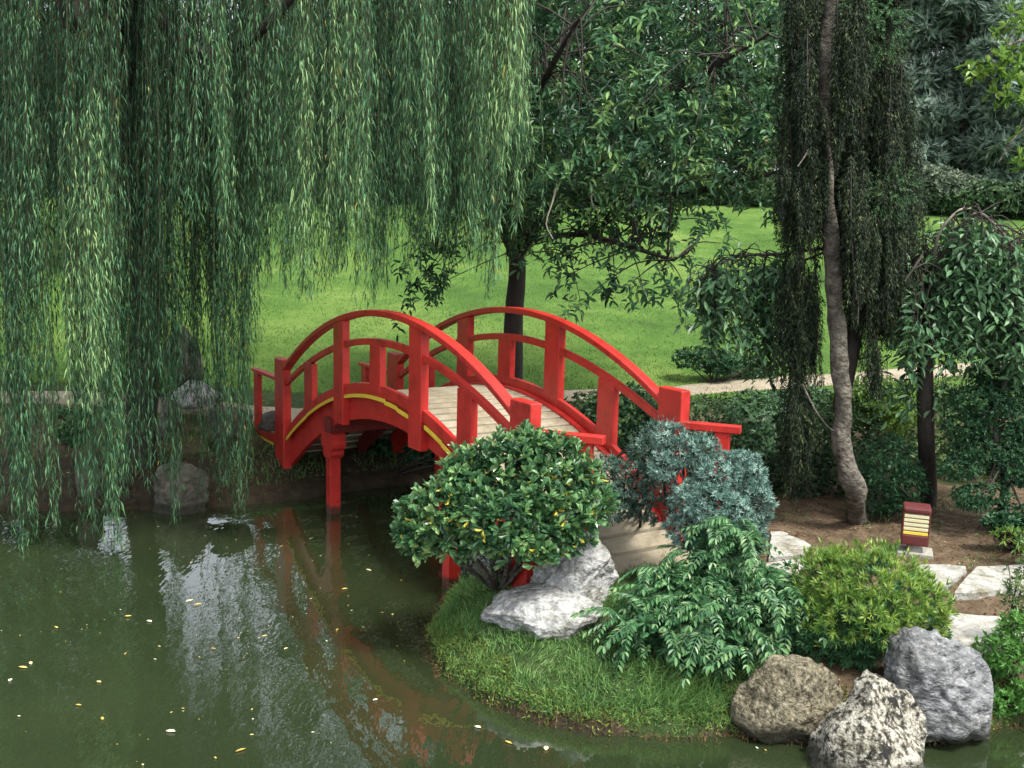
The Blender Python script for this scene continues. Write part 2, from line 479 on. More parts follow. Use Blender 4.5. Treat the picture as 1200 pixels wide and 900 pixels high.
def ground_material():
    m, nt = newmat('ground')
    a = N(nt, 'ShaderNodeAttribute', attribute_name='zone')          # R lawn, G soil, B mud
    sep = N(nt, 'ShaderNodeSeparateColor')
    nt.links.new(a.outputs['Color'], sep.inputs[0])
    geo = N(nt, 'ShaderNodeTexCoord')
    def noisy(scale, detail, stops):
        nz = N(nt, 'ShaderNodeTexNoise')
        nz.inputs['Scale'].default_value = scale
        nz.inputs['Detail'].default_value = detail
        nz.inputs['Roughness'].default_value = .72
        nt.links.new(geo.outputs['Object'], nz.inputs['Vector'])
        r = ramp(nt, stops)
        nt.links.new(nz.outputs['Fac'], r.inputs[0])
        return r.outputs[0], nz.outputs['Fac']
    turf, _ = noisy(3.5, 10, [(.25, (.012, .02, .008)), (.5, (.025, .042, .013)), (.75, (.06, .07, .028))])
    lawn, _ = noisy(.3, 14, [(.32, (.026, .06, .012)), (.5, (.056, .115, .02)), (.68, (.12, .18, .04))])
    soil, sf = noisy(6, 12, [(.25, (.03, .021, .013)), (.5, (.085, .06, .037)), (.75, (.17, .128, .085))])
    mud, _ = noisy(7, 10, [(.3, (.014, .011, .008)), (.6, (.04, .031, .019)), (.8, (.085, .065, .038))])
    c = turf
    for sock, cc in ((0, lawn), (1, soil), (2, mud)):
        nz = N(nt, 'ShaderNodeTexNoise')
        nz.inputs['Scale'].default_value = 2.5
        nz.inputs['Detail'].default_value = 6
        nt.links.new(geo.outputs['Object'], nz.inputs['Vector'])
        ad = N(nt, 'ShaderNodeMath', operation='MULTIPLY_ADD')
        nt.links.new(nz.outputs['Fac'], ad.inputs[0])
        ad.inputs[1].default_value = .8
        ad.inputs[2].default_value = -.4
        a2 = N(nt, 'ShaderNodeMath', operation='ADD')
        nt.links.new(sep.outputs[sock], a2.inputs[0])
        nt.links.new(ad.outputs[0], a2.inputs[1])
        mr = N(nt, 'ShaderNodeMapRange')
        mr.inputs[1].default_value, mr.inputs[2].default_value = .4, .6
        nt.links.new(a2.outputs[0], mr.inputs[0])
        mx = N(nt, 'ShaderNodeMix', data_type='RGBA')
        nt.links.new(mr.outputs[0], mx.inputs[0])
        nt.links.new(c, mx.inputs[6])
        nt.links.new(cc, mx.inputs[7])
        c = mx.outputs[2]
    p = N(nt, 'ShaderNodeBsdfPrincipled')
    p.inputs['Roughness'].default_value = .95
    p.inputs['Specular IOR Level'].default_value = .15
    nt.links.new(c, p.inputs['Base Color'])
    nb = N(nt, 'ShaderNodeTexNoise')
    nb.inputs['Scale'].default_value = 26
    nb.inputs['Detail'].default_value = 8
    nt.links.new(geo.outputs['Object'], nb.inputs['Vector'])
    bp = N(nt, 'ShaderNodeBump')
    bp.inputs['Strength'].default_value = .7
    bp.inputs['Distance'].default_value = .03
    nt.links.new(nb.outputs['Fac'], bp.inputs['Height'])
    nt.links.new(bp.outputs[0], p.inputs['Normal'])
    o = N(nt, 'ShaderNodeOutputMaterial')
    nt.links.new(p.outputs[0], o.inputs[0])
    return m
def water_material():
    m, nt = newmat('pond_water')
    tc = N(nt, 'ShaderNodeTexCoord')
    p = N(nt, 'ShaderNodeBsdfPrincipled')
    nz0 = N(nt, 'ShaderNodeTexNoise')
    nz0.inputs['Scale'].default_value = .5
    nz0.inputs['Detail'].default_value = 5
    nt.links.new(tc.outputs['Object'], nz0.inputs['Vector'])
    r = ramp(nt, [(.3, (.014, .022, .009)), (.7, (.022, .032, .013))])
    nt.links.new(nz0.outputs['Fac'], r.inputs[0])
    nt.links.new(r.outputs[0], p.inputs['Base Color'])
    p.inputs['Roughness'].default_value = .02
    p.inputs['IOR'].default_value = 2.2
    p.inputs['Specular IOR Level'].default_value = .5
    h = None
    for s, amt, st in ((1.4, .5, (1, .8, 1)), (5, .5, (1.5, .6, 1)), (14, .2, (1.6, .6, 1))):
        mp = N(nt, 'ShaderNodeMapping')
        mp.inputs['Scale'].default_value = st
        nt.links.new(tc.outputs['Object'], mp.inputs[0])
        nz = N(nt, 'ShaderNodeTexNoise')
        nz.inputs['Scale'].default_value = s
        nz.inputs['Detail'].default_value = 1
        nt.links.new(mp.outputs[0], nz.inputs['Vector'])
        mu = N(nt, 'ShaderNodeMath', operation='MULTIPLY')
        nt.links.new(nz.outputs['Fac'], mu.inputs[0])
        mu.inputs[1].default_value = amt
        if h is None:
            h = mu.outputs[0]
        else:
            ad = N(nt, 'ShaderNodeMath', operation='ADD')
            nt.links.new(h, ad.inputs[0])
            nt.links.new(mu.outputs[0], ad.inputs[1])
            h = ad.outputs[0]
    bp = N(nt, 'ShaderNodeBump')
    bp.inputs['Strength'].default_value = 1.0
    bp.inputs['Distance'].default_value = .0058
    nt.links.new(h, bp.inputs['Height'])
    nt.links.new(bp.outputs[0], p.inputs['Normal'])
    o = N(nt, 'ShaderNodeOutputMaterial')
    nt.links.new(p.outputs[0], o.inputs[0])
    return m
M['ground'] = ground_material()
M['water'] = water_material()

# ------------------------------------------------------------------ ground, pond, paths
def axis(lo, a, b, hi, fine, grow=1.18):
    x = list(np.arange(a, b, fine))
    s, v = fine, x[-1]
    while v < hi:
        s = min(s * grow, 40)
        v += s
        x.append(v)
    s, v, pre = fine, a, []
    while v > lo:
        s = min(s * grow, 40)
        v -= s
        pre.append(v)
    return np.array(pre[::-1] + x)
def build_ground():
    xs = axis(-400, -7.5, 6.5, 400, .075)
    ys = axis(-40, 6.0, 15.0, 700, .075, 1.06)
    X, Y = np.meshgrid(xs, ys)
    Z = height(X.ravel(), Y.ravel())
    d = pond_dist(X.ravel(), Y.ravel())
    x, y = X.ravel() / G, Y.ravel() / G
    V = np.stack([X.ravel(), Y.ravel(), Z], -1)
    nx, ny = len(xs), len(ys)
    i, j = np.meshgrid(np.arange(nx - 1), np.arange(ny - 1))
    q = (j * nx + i).ravel()
    F = np.stack([q, q + 1, q + nx + 1, q + nx], -1)
    mb = MB()
    mb.add(V, F, .5, 0, True)
    o = mb.build('ground', M['ground'], kind='structure')
    lawn = sstep(11.7, 12.3, y)
    soil = sstep(1.15, 1.5, x + .35 * (y - 6)) * sstep(9.3, 8.3, y) * sstep(.0, .3, d)
    soil = np.maximum(soil, .75 * np.exp(-(((x - .62) / .16) ** 2 + ((y - 5.72) / .12) ** 2)))
    soil = np.maximum(soil, sstep(11.9, 11.2, y) * sstep(8.5, 9.0, y) * .55)
    mud = sstep(.06, .0, d) + sstep(2.2, .2, d) * sstep(7.1, 7.6, y) * sstep(1.2, .6, x) * 1.1
    rgba = np.stack([lawn, soil, np.clip(mud, 0, 1), np.ones_like(x)], -1)
    at = o.data.attributes.new('zone', 'FLOAT_COLOR', 'POINT')
    at.data.foreach_set('color', rgba.astype(np.float32).ravel())
    return o
build_ground()
mb = MB()
mb.add([(-30, -14, 0), (30, -14, 0), (30, 16.5, 0), (-30, 16.5, 0)], [(0, 1, 2, 3)])
mb.build('pond', M['water'], kind='structure')

def ribbon(name, pix, width, mat, lift=.02):
    C = spline([ground(px, py) for px, py in pix], 140)
    T = nrm(np.gradient(C, axis=0) * [1, 1, 0])
    S = np.stack([T[:, 1], -T[:, 0], 0 * T[:, 0]], -1)
    m = 9
    V = []
    for k in range(m):
        o = (k / (m - 1) - .5) * width * (1 + .1 * vnoise(C * .9 + k * (k in (0, m - 1)) * 3.3, 4))[:, None]
        Q = C + S * o
        Q[:, 2] = height(Q[:, 0], Q[:, 1]) + lift - (.09 if k in (0, m - 1) else 0)
        V.append(Q)
    V = np.stack(V, 1)
    n = len(C)
    i, j = np.meshgrid(np.arange(m - 1), np.arange(n - 1))
    q = (j * m + i).ravel()
    mb = MB()
    mb.add(V.reshape(-1, 3), np.stack([q, q + 1, q + m + 1, q + m], -1), .5, 0, True)
    return mb.build(name, mat, kind='structure')
ribbon('sandy_path', [(1330, 422), (1180, 430), (1000, 445), (870, 453), (760, 462), (600, 470), (460, 482), (350, 488), (240, 478), (70, 466), (-150, 470), (-400, 480)], .8, M['path'])

# flagstone path by the water: one structure, each stone its own piece
def flagstone_path():
    P0 = at_z(1100, 690, .58)
    fp = bpy.data.objects.new('flagstone_path', None)
    col.objects.link(fp)
    fp.location = P0
    fp['kind'] = 'structure'
    polys = [[(165, 197), (225, 194), (268, 210), (291, 226), (268, 250), (160, 263)], [(164, 181), (205, 181), (221, 187), (214, 193), (168, 195)],
             [(150, 277), (262, 262), (292, 270), (250, 300), (150, 305)], [(626, 276), (700, 274), (772, 280), (776, 292), (712, 336), (640, 330)],
             [(806, 277), (893, 274), (930, 290), (900, 345), (800, 359), (737, 356), (760, 325)], [(720, 370), (800, 364), (885, 362), (912, 395), (906, 470), (800, 512), (728, 492)],
             [(905, 280), (990, 270), (1040, 300), (1010, 345), (912, 352)], [(925, 370), (1060, 360), (1080, 440), (950, 480), (918, 455)], [(0, 270), (120, 268), (135, 300), (20, 310), (-40, 295)]]
    for pl in polys:
        c = np.array([at_z(840 + a * .3778, 560 + b * .3778, .58) for a, b in pl])
        ctr = c.mean(0)
        ring = []
        n = len(c)
        for k in range(n):
            for t in (0, .33, .66):
                q = c[k] * (1 - t) + c[(k + 1) % n] * t
                q = q + (q - ctr) * .05 * vnoise(q[None] * 9, 3)[0]
                ring.append(q)
        ring = np.array(ring)
        g = h1(*ctr[:2])
        z = g + .045
        m = len(ring)
        top = ctr + (ring - ctr) * .975
        rings = [np.c_[ring[:, :2], np.full(m, g - .05)], np.c_[ring[:, :2], np.full(m, z - .014)], np.c_[top[:, :2], np.full(m, z)]]
        inner = ctr + (ring - ctr) * .5
        rings.append(np.c_[inner[:, :2], z + .006 * vnoise(inner * 5, 8)])
        V = np.vstack(rings + [np.array([[ctr[0], ctr[1], z]])])
        mb = MB()
        F = []
        for r in range(3):
            for k in range(m):
                k2 = (k + 1) % m
                F.append((r * m + k, r * m + k2, (r + 1) * m + k2, (r + 1) * m + k))
        mb.add(V, F)
        mb.f.append((np.array([(3 * m + k, 3 * m + (k + 1) % m, 4 * m) for k in range(m)]), np.full(m, .5), 0, False))
        mb.build('flagstone', M['flag'], fp)
flagstone_path()

# ------------------------------------------------------------------ the bridge
def bridge():
    X0, Y0, PH, W = -1.0878 * G, 8.1485 * G, -0.9989, 1.2351
    root = thing('arched_bridge', (X0, Y0, 0), 'red arched wooden footbridge with curved handrails crossing the pond', 'bridge', rz=PH)
    TL = .0585
    zr = lambda u: 1.9373 - .132 * u * u - .0016 * u ** 4 + TL * u
    zm = lambda u: 1.707 - .1246 * u * u + .0013 * u ** 4 + TL * u
    zt = lambda u: 1.335 - .157 * u * u + .0377 * u
    za = lambda u: 1.03 - .161 * u * u + .06 * u
    S = .72
    def bx(name, u0, u1, v0, v1, z0, z1, mat=M['red'], parent=root, bevel=.006):
        mb = MB()
        mb.add(*[(np.array(a) * G if k == 0 else a) for k, a in enumerate(box(u0, u1, v0, v1, z0, z1))])
        return mb.build(name, mat, parent, origin=(0, 0, 0), bevel=bevel)
    def beam(name, u0, u1, v0, v1, zb, ztop, mat=M['red'], n=40, parent=root, bevel=.006):
        us = np.linspace(u0, u1, n)
        V, F = [], []
        for u in us:
            a, b = zb(u), ztop(u)
            V += [(u, v0, a), (u, v1, a), (u, v1, b), (u, v0, b)]
        for i in range(n - 1):
            for j in range(4):
                k = (j + 1) % 4
                F.append((i * 4 + j, i * 4 + k, i * 4 + 4 + k, i * 4 + 4 + j))
        F += [(0, 3, 2, 1), (n * 4 - 4, n * 4 - 3, n * 4 - 2, n * 4 - 1)]
        mb = MB()
        F = [f[::-1] for f in F]
        mb.add(np.array(V) * G, F)
        return mb.build(name, mat, parent, origin=(0, 0, 0), bevel=bevel)
    for side in (0, 1):
        def vv(a, b):                         # a..b measured inwards from the outer face
            return (a, b) if side == 0 else (W - b, W - a)
        beam('top_rail', -2.06, 2.06, *vv(-.038, .048), lambda u: zr(u) - .052, zr, n=48, bevel=.012)
        beam('middle_rail', -2.06, 2.06, *vv(-.016, .028), lambda u: zm(u) - .055, zm, n=48, bevel=.008)
        beam('fascia', -2.14, 2.2, *vv(-.012, .03), lambda u: zt(u) - .093, zt)
        beam('arch_beam', -2.16, 2.16, *vv(.034, .085), za, lambda u: zt(u) - .07, n=44)
        for k in (-1, 1):
            u = k * S
            bx('main_post', u - .1, u + .1, *vv(-.032, .036), zt(u) - .335, zr(u) - .03)
        for k in (-2, 0, 2):
            u = k * S
            bx('baluster', u - .098, u + .098, *vv(-.022, .034), zt(u) - .06, zm(u) - .035)
        for k in (-1, 1):
            u = k * 2.17
            top = 1.4148 + TL * u
            bx('end_post', u - .12, u + .12, *vv(-.04, .045), .12 if k < 0 else .3, top, bevel=.012)
        # trim strips that break at the posts and step down piece by piece
        for a, b, dz in ((-2.03, -1.5, 0), (-1.495, -.825, .008), (-.61, .18, 0), (.185, .40, -.012), (.405, .6, -.022), (.86, 1.12, -.004), (1.125, 1.95, -.012)):
            beam('yellow_trim', a, b, *vv(-.022, -.0125), lambda u: zt(u) - .124 + dz, lambda u: zt(u) - .0935 + dz, M['yellow'], 12, bevel=0)
        # level railings beyond the end posts
        t0 = 1.085
        bx('end_rail', -3.05, -2.285, *vv(-.03, .04), t0 - .035, t0)
        bx('rail_post', -2.98, -2.86, *vv(-.02, .03), .25, t0 - .03)
        bx('low_rail', -2.865, -2.285, *vv(-.018, .028), .40, .50)
        beam('yellow_trim', -2.9, -2.4, *vv(-.024, -.0185), lambda u: .375, lambda u: .399, M['yellow'], 3, bevel=0)
        t1 = 1.37 if side == 0 else 1.33
        hu, hv = .80, .60                      # the end railings turn with the path
        p0 = (2.24, .02 if side == 0 else W - .02)
        ln = .46 if side == 0 else .43
        def turned(name, a, b, wd, z0, z1):
            V = []
            for z in (z0, z1):
                for tt, ww in ((a, -wd), (b, -wd), (b, wd), (a, wd)):
                    V.append((p0[0] + hu * tt - hv * ww, p0[1] + hv * tt + hu * ww, z))
            mb = MB()
            mb.add(np.array(V) * G, BOXF)
            mb.build(name, M['red'], root, origin=(0, 0, 0), bevel=.01)
        turned('end_rail', .0, ln, .035, t1 - .055, t1)
        turned('rail_post', ln - .17, ln - .07, .026, .36, t1 - .05)
    # supports: post with rounded capital, cross beam
    for us in (-1.037, 1.16):
        bx('cross_beam', us - .065, us + .065, -.0, W, .75, .885, M['dark_wood'])
        for v in (.06, W - .06):
            s = bx('support_post', us - .05, us + .05, v - .05, v + .05, -.65, .62)
            prof = [(-.05, .52), (-.07, .535), (-.088, .56), (-.085, .59), (-.1, .605), (-.125, .625), (-.135, .66), (-.125, .70), (-.12, .752)]
            prof = prof + [(-a, b) for a, b in prof[::-1]]
            n = len(prof)
            V = [(us + a, v - .062, b) for a, b in prof] + [(us + a, v + .062, b) for a, b in prof]
            mb = MB()
            mb.add(np.array(V) * G, [(i, i + n, (i + 1) % n + n, (i + 1) % n) for i in range(n)])
            half = n // 2
            for off, fl in ((0, 1), (n, 0)):
                q = [(off + i, off + i + 1, off + n - 2 - i, off + n - 1 - i) for i in range(half - 1)]
                mb.f.append((np.array([x[::-1] if fl else x for x in q]) , np.full(half - 1, .5), 0, False))
            mb.build('capital', M['red'], s, origin=(0, 0, 0), bevel=.005)
    # stringers and boards
    for v in (.42, .82):
        beam('stringer', -2.1, 2.1, v - .04, v + .04, lambda u: za(u) + .08, lambda u: zt(u) - .135, M['dark_wood'], 24)
    step = .125
    us = np.arange(-2.42, 2.45, step)
    for i, u in enumerate(us):
        zc = lambda a: zt(a) - .088
        g = .012
        a, b = u + g, u + step - g
        dz = random.uniform(-.002, .002)
        za_, zb_ = zc(a) + dz, zc(b) + dz
        th = .036
        v0, v1 = (.036 + random.uniform(0, .004), W - .036 - random.uniform(0, .004))
        if u < -2.2:
            v0, v1 = .06, W - .06
        if u > 2.1:
            v0, v1 = .07 + (u - 2.1) * .75, W + (u - 2.1) * .6 - .06
        V = [(a, v0, za_ - th), (b, v0, zb_ - th), (b, v1, zb_ - th), (a, v1, za_ - th), (a, v0, za_), (b, v0, zb_), (b, v1, zb_), (a, v1, za_)]
        mb = MB()
        V = np.array(V) * G
        off = np.array([u * G, W * G / 2, zc(u) * G])
        mb.add(V - off, BOXF)
        o = mb.build('plank', M['deck'], root, origin=(0, 0, 0), bevel=.005)
        o.location = off
    return root
bridge()

# ------------------------------------------------------------------ rocks
ICO = {}
def ico(level):
    if level not in ICO:
        bm = bmesh.new()
        bmesh.ops.create_icosphere(bm, subdivisions=level, radius=1)
        bm.verts.ensure_lookup_table()
        ICO[level] = (np.array([v.co[:] for v in bm.verts]), np.array([[v.index for v in f.verts] for f in bm.faces]))
        bm.free()
    return ICO[level]
def rock(label, px, py, rx, ry, Y, mat, seed, level=5, depth=None, rough=.1, facets=14, group=None, lean=0, pts=None, name='rock'):
    """px,py centre and rx,ry half size as seen; Y distance"""
    V, F = ico(level)
    r = np.random.default_rng(seed)
    s = Y / FPX
    P = V * 1.12
    for k in range(facets):
        n = nrm(r.normal(size=3) * [1, 1, .8])
        off = r.uniform(.7, .96)
        P = P - np.clip(P @ n - off, 0, None)[:, None] * n * .9
    if pts:                                  # bumps and dips: (direction x, y, z, amount, width)
        for bx_, by_, bz_, am, wd in pts:
            n = nrm(np.array([bx_, by_, bz_]))
            P = P + V * (am * np.exp(-((1 - V @ n) / wd)))[:, None]
    P = P + V * (rough * fbm(V * 2.2 + seed, 5, seed))[:, None] + V * (rough * .55 * (np.abs(fbm(V * 5.5 + seed, 4, seed + 9)) - .3))[:, None]
    low = np.clip(-P[:, 2], 0, 1)               # broad-footed, so it sits in the ground
    P[:, :2] *= (1 + .5 * low * low)[:, None] / np.maximum(1, np.hypot(P[:, 0], P[:, 1]) * (1 + .5 * low * low) / 1.12)[:, None]
    rz = ry * s
    P = P * np.array([rx * s, (depth or rx * .8) * s, rz])
    if lean:
        P[:, 0] += lean * P[:, 2]
    c = at_y(px, py, Y)
    mb = MB()
    mb.add(P + c, F, .5, 0, True)
    base = np.array([c[0], c[1], c[2] - rz])
    o = mb.build(name, mat, origin=base)
    return tag(o, label, 'rock', group)
Yg = lambda px, py: ground(px, py)[1]
rock('speckled brown rock at the water edge under the fern-like shrub', 925, 830, 68, 60, 5.12 * G, M['brown_rock'], 21, pts=[(-1, 0, -.2, .15, .2)], depth=50)
rock('black and white lichen covered boulder rising from the water', 1022, 872, 82, 80, 4.85 * G, M['lichen_rock'], 33, pts=[(.1, 0, 1, .12, .2), (.9, -.3, .7, -.2, .3), (-.8, 0, .9, -.12, .3)], lean=-.1)
rock('jagged blue-grey boulder on the shore below the flagstones', 1090, 806, 66, 62, 5.15 * G, M['grey_rock'], 52, rough=.17, facets=10, pts=[(-.5, 0, 1, .2, .08), (.2, 0, 1, -.1, .06), (.7, 0, -.3, .25, .3), (-.8, 0, -.3, .15, .3)])
rock('low flat whitish boulder lying on the grass below the glossy bush', 636, 716, 68, 24, 5.85 * G, M['stone'], 58, depth=52, pts=[(-1, 0, .2, .2, .2), (.2, .3, 1, .25, .3)], rough=.12)
rock('rough grey slab leaning behind the whitish boulder by the boards', 676, 672, 52, 42, 6.1 * G, M['stone'], 64, depth=36, rough=.13, pts=[(-.2, 0, 1, .25, .2)], lean=.25)
rock('tall weathered standing rock behind the willow fronds', 214, 416, 22, 34, 11.4 * G, M['bank_rock'], 71, 4)
rock('bright white flat-topped rock beside the sandy path', 228, 462, 30, 15, 10.8 * G, M['stone'], 72, 4)
rock('narrow grey rock standing below the white flat rock', 202, 492, 15, 26, 10.3 * G, M['bank_rock'], 73, 4)
rock('big brown-grey boulder sitting in the pond edge under the willow', 214, 578, 34, 40, 9.05 * G, M['bank_rock'], 74, 5)
rock('dark rounded rock half hidden at the far bank water edge', 103, 562, 17, 24, 9.1 * G, M['bank_rock'], 75, 4)
rock('low grey rock nearest the left end railing of the bridge', 318, 494, 15, 11, 10.2 * G, M['bank_rock'], 76, 4)
rock('mossy grey rock behind the hanging fronds left of the bridge railing', 268, 492, 26, 20, 10.1 * G, M['bank_rock'], 77, 4)

# ------------------------------------------------------------------ garden lantern
def lantern():
    b = ground(1070, 648)
    Y = b[1]
    k = Y / FPX
    root = thing('garden_lantern', b, 'small maroon garden lantern with yellow louvres on a concrete slab', 'lantern', rz=-.33)
    w, d = 15.5 * k, 14 * k
    z0 = 0
    def bx(name, x0, x1, y0, y1, a, c, mat, bevel=.006, parent=root):
        mb = MB()
        mb.add(*box(x0, x1, y0, y1, a, c))
        return mb.build(name, mat, parent, origin=(0, 0, 0), bevel=bevel)
    bx('base_slab', -20 * k, 22 * k, -17 * k, 17 * k, -.03, .035, M['concrete'], .01)
    mb = MB()
    mb.add(*tube([(0, 0, .03), (0, 0, .05), (0, 0, .1), (0, 0, .115)], [10 * k, 9 * k, 6.5 * k, 9 * k], 14), smooth=True)
    mb.build('foot', M['concrete'], root, origin=(0, 0, 0))
    zb = .105
    H = 47 * k
    bx('lower_body', -w, w, -d, d, zb, zb + 13 * k, M['maroon'], .012)
    for sx in (-1, 1):
        bx('side_panel', sx * w - (1.6 * k if sx > 0 else 0), sx * w + (1.6 * k if sx < 0 else 0), -d + .002, d - .002, zb + 12 * k, zb + 40 * k, M['maroon'], .004)
    bx('lens', -w + 1.65 * k, w - 1.65 * k, -d + 6 * k, d - 6 * k, zb + 12.5 * k, zb + 39.5 * k, M['lens'], 0)
    c = bx('cap', -w - .004, w + .004, -d - .004, d + .004, zb + 39 * k, zb + H, M['maroon'], .022)
    for i in range(5):
        z = zb + (13.3 + 5.2 * i) * k
        for f in (-1, 1):
            mb = MB()
            y0, y1 = f * (d - 5 * k), f * (d - .4 * k)
            x = w - 1.7 * k
            V = [(-x, y0, z + 3.6 * k), (x, y0, z + 3.6 * k), (x, y1, z), (-x, y1, z), (-x, y0, z + 4.6 * k), (x, y0, z + 4.6 * k), (x, y1, z + 3.4 * k), (-x, y1, z + 3.4 * k)]
            mb.add(V, BOXF if f < 0 else BOXF[:, ::-1])
            mb.build('louvre', M['slat_low'] if i == 0 else M['slat'], root, origin=(0, 0, 0), bevel=.002)
lantern()

# ------------------------------------------------------------------ shrubs
def lumps_world(L, Y, dscale=.9):
    """(px, py, rx, ry[, dY]) as seen at distance Y -> centres and radii in metres"""
    C, R = [], []
    for l in L:
        y = Y + (l[4] if len(l) > 4 else 0)
        C.append(at_y(l[0], l[1], y))
        s = y / FPX
        R.append((l[2] * s, min(l[2], l[3] * 1.6) * s * dscale, l[3] * s))
    return np.array(C), np.array(R)
def shell(C, R, n, inner=.72, cut=.62):
    """points through the outer part of a union of ellipsoids, with outward normals"""
    vol = np.array([(r[0] * r[1] + r[0] * r[2] + r[1] * r[2]) for r in R])
    idx = rng.choice(len(C), size=n * 2, p=vol / vol.sum())
    D = rdir(n * 2)
    rad = rng.uniform(inner ** 2, 1, n * 2) ** .5 * (1 + .10 * vnoise(D * 3.1 + idx[:, None] * 7, 2))
    P = C[idx] + D * R[idx] * rad[:, None]
    Nn = nrm(D / R[idx])
    keep = np.ones(len(P), bool)
    for k in range(len(C)):
        q = np.linalg.norm((P - C[k]) / R[k], axis=1)
        keep &= (q > cut) | (idx == k)
    P, Nn = P[keep][:n], Nn[keep][:n]
    return P, Nn
def rosettes(mb, P, Nn, nl, L, W, shape='oval', spread=(.5, 1.25), tmin=0, tmax=1, mat=0, upb=.35, droop=.15, jit=.25):
    n = len(P)
    A = nrm(Nn + np.array([0, 0, upb]) + rng.normal(size=(n, 3)) * jit)
    ref = nrm(np.cross(A, rdir(n)))
    B = np.cross(A, ref)
    base = rng.uniform(tmin, tmax, n)
    for k in range(nl):
        th = 2 * np.pi * (k / nl) * 1.0 + rng.uniform(-.35, .35, n) + k * 2.4
        el = rng.uniform(spread[0], spread[1], n)
        T = ref * np.cos(th)[:, None] + B * np.sin(th)[:, None]
        D = A * np.cos(el)[:, None] + T * np.sin(el)[:, None]
        Nu = A * np.sin(el)[:, None] - T * np.cos(el)[:, None]
        leaves(mb, P + D * .004, D, Nu, L * rng.uniform(.7, 1.15, n), W * rng.uniform(.8, 1.15, n), np.clip(base + rng.uniform(-.18, .18, n), 0, 1), shape, mat, droop)
def stems(mb, base, ends, r0, r1, bend=.25, sides=5, mat=0, n=7):
    for e in ends:
        b = base + np.append(rng.normal(size=2) * r0 * 1.6, 0)
        m = b * .45 + e * .55 + np.append(rng.normal(size=2) * bend * np.linalg.norm(e - b) * .3, 0)
        m[2] = b[2] + (e[2] - b[2]) * .6
        V, F = tube(spline([b, m, e], n), np.linspace(r0, r1, n), sides)
        mb.add(V, F, .5, mat, True)

def glossy_bush():
    Y = 5.92 * G
    b = ground(586, 692)
    root = thing('glossy_bush', b, 'round glossy-leaved bush with some yellowed leaves in front of the bridge end', 'bush')
    C, R = lumps_world([(515, 596, 34, 30, -.1), (560, 575, 44, 34, .1), (600, 545, 42, 34, .15), (645, 540, 40, 30, .2), (585, 610, 50, 40, -.2), (635, 585, 44, 36, -.1),
                        (672, 560, 32, 28, .15), (490, 622, 28, 26, -.05), (535, 632, 32, 18, -.1), (560, 545, 32, 22, .2), (625, 625, 44, 32, -.2), (668, 605, 36, 32, -.1),
                        (660, 632, 26, 14, -.15), (698, 590, 18, 22, .1), (615, 518, 26, 14, .2), (480, 595, 14, 12, 0), (540, 555, 24, 18, .1)], Y)
    P, Nn = shell(C, R * .92, 1250, .5, .7)
    mb = MB()
    rosettes(mb, P, Nn, 9, .095, .034, 'obovate', (.45, 1.35), .15, .95, upb=.5, droop=.12)
    P3, N3 = shell(C, R * 1.2, 260, .8, .9)
    rosettes(mb, P3, nrm(N3 + np.array([0, 0, .6])), 8, .085, .03, 'obovate', (.3, 1.1), .5, 1, upb=.7, droop=.05)
    mb.build('foliage', M['pitto'], root, 'stuff')
    sel = rng.choice(len(P), 130, replace=False)
    sel = sel[(P[sel, 2] < C[:, 2].mean() + .25)]
    mb = MB()
    rosettes(mb, P[sel] + Nn[sel] * .02, Nn[sel], 3, .085, .028, 'obovate', (.3, 1.1), 0, 1, upb=-1.1, droop=.25, jit=.6)
    mb.build('yellow_leaves', M['yellow_leaf'], root, 'stuff')
    mb = MB()
    stems(mb, np.array(b) + [0, 0, -.03], np.array(b) + (C - np.array(b)) * .86, .026, .007, .12)
    mb.build('stems', M['bark_grey'], root)
glossy_bush()

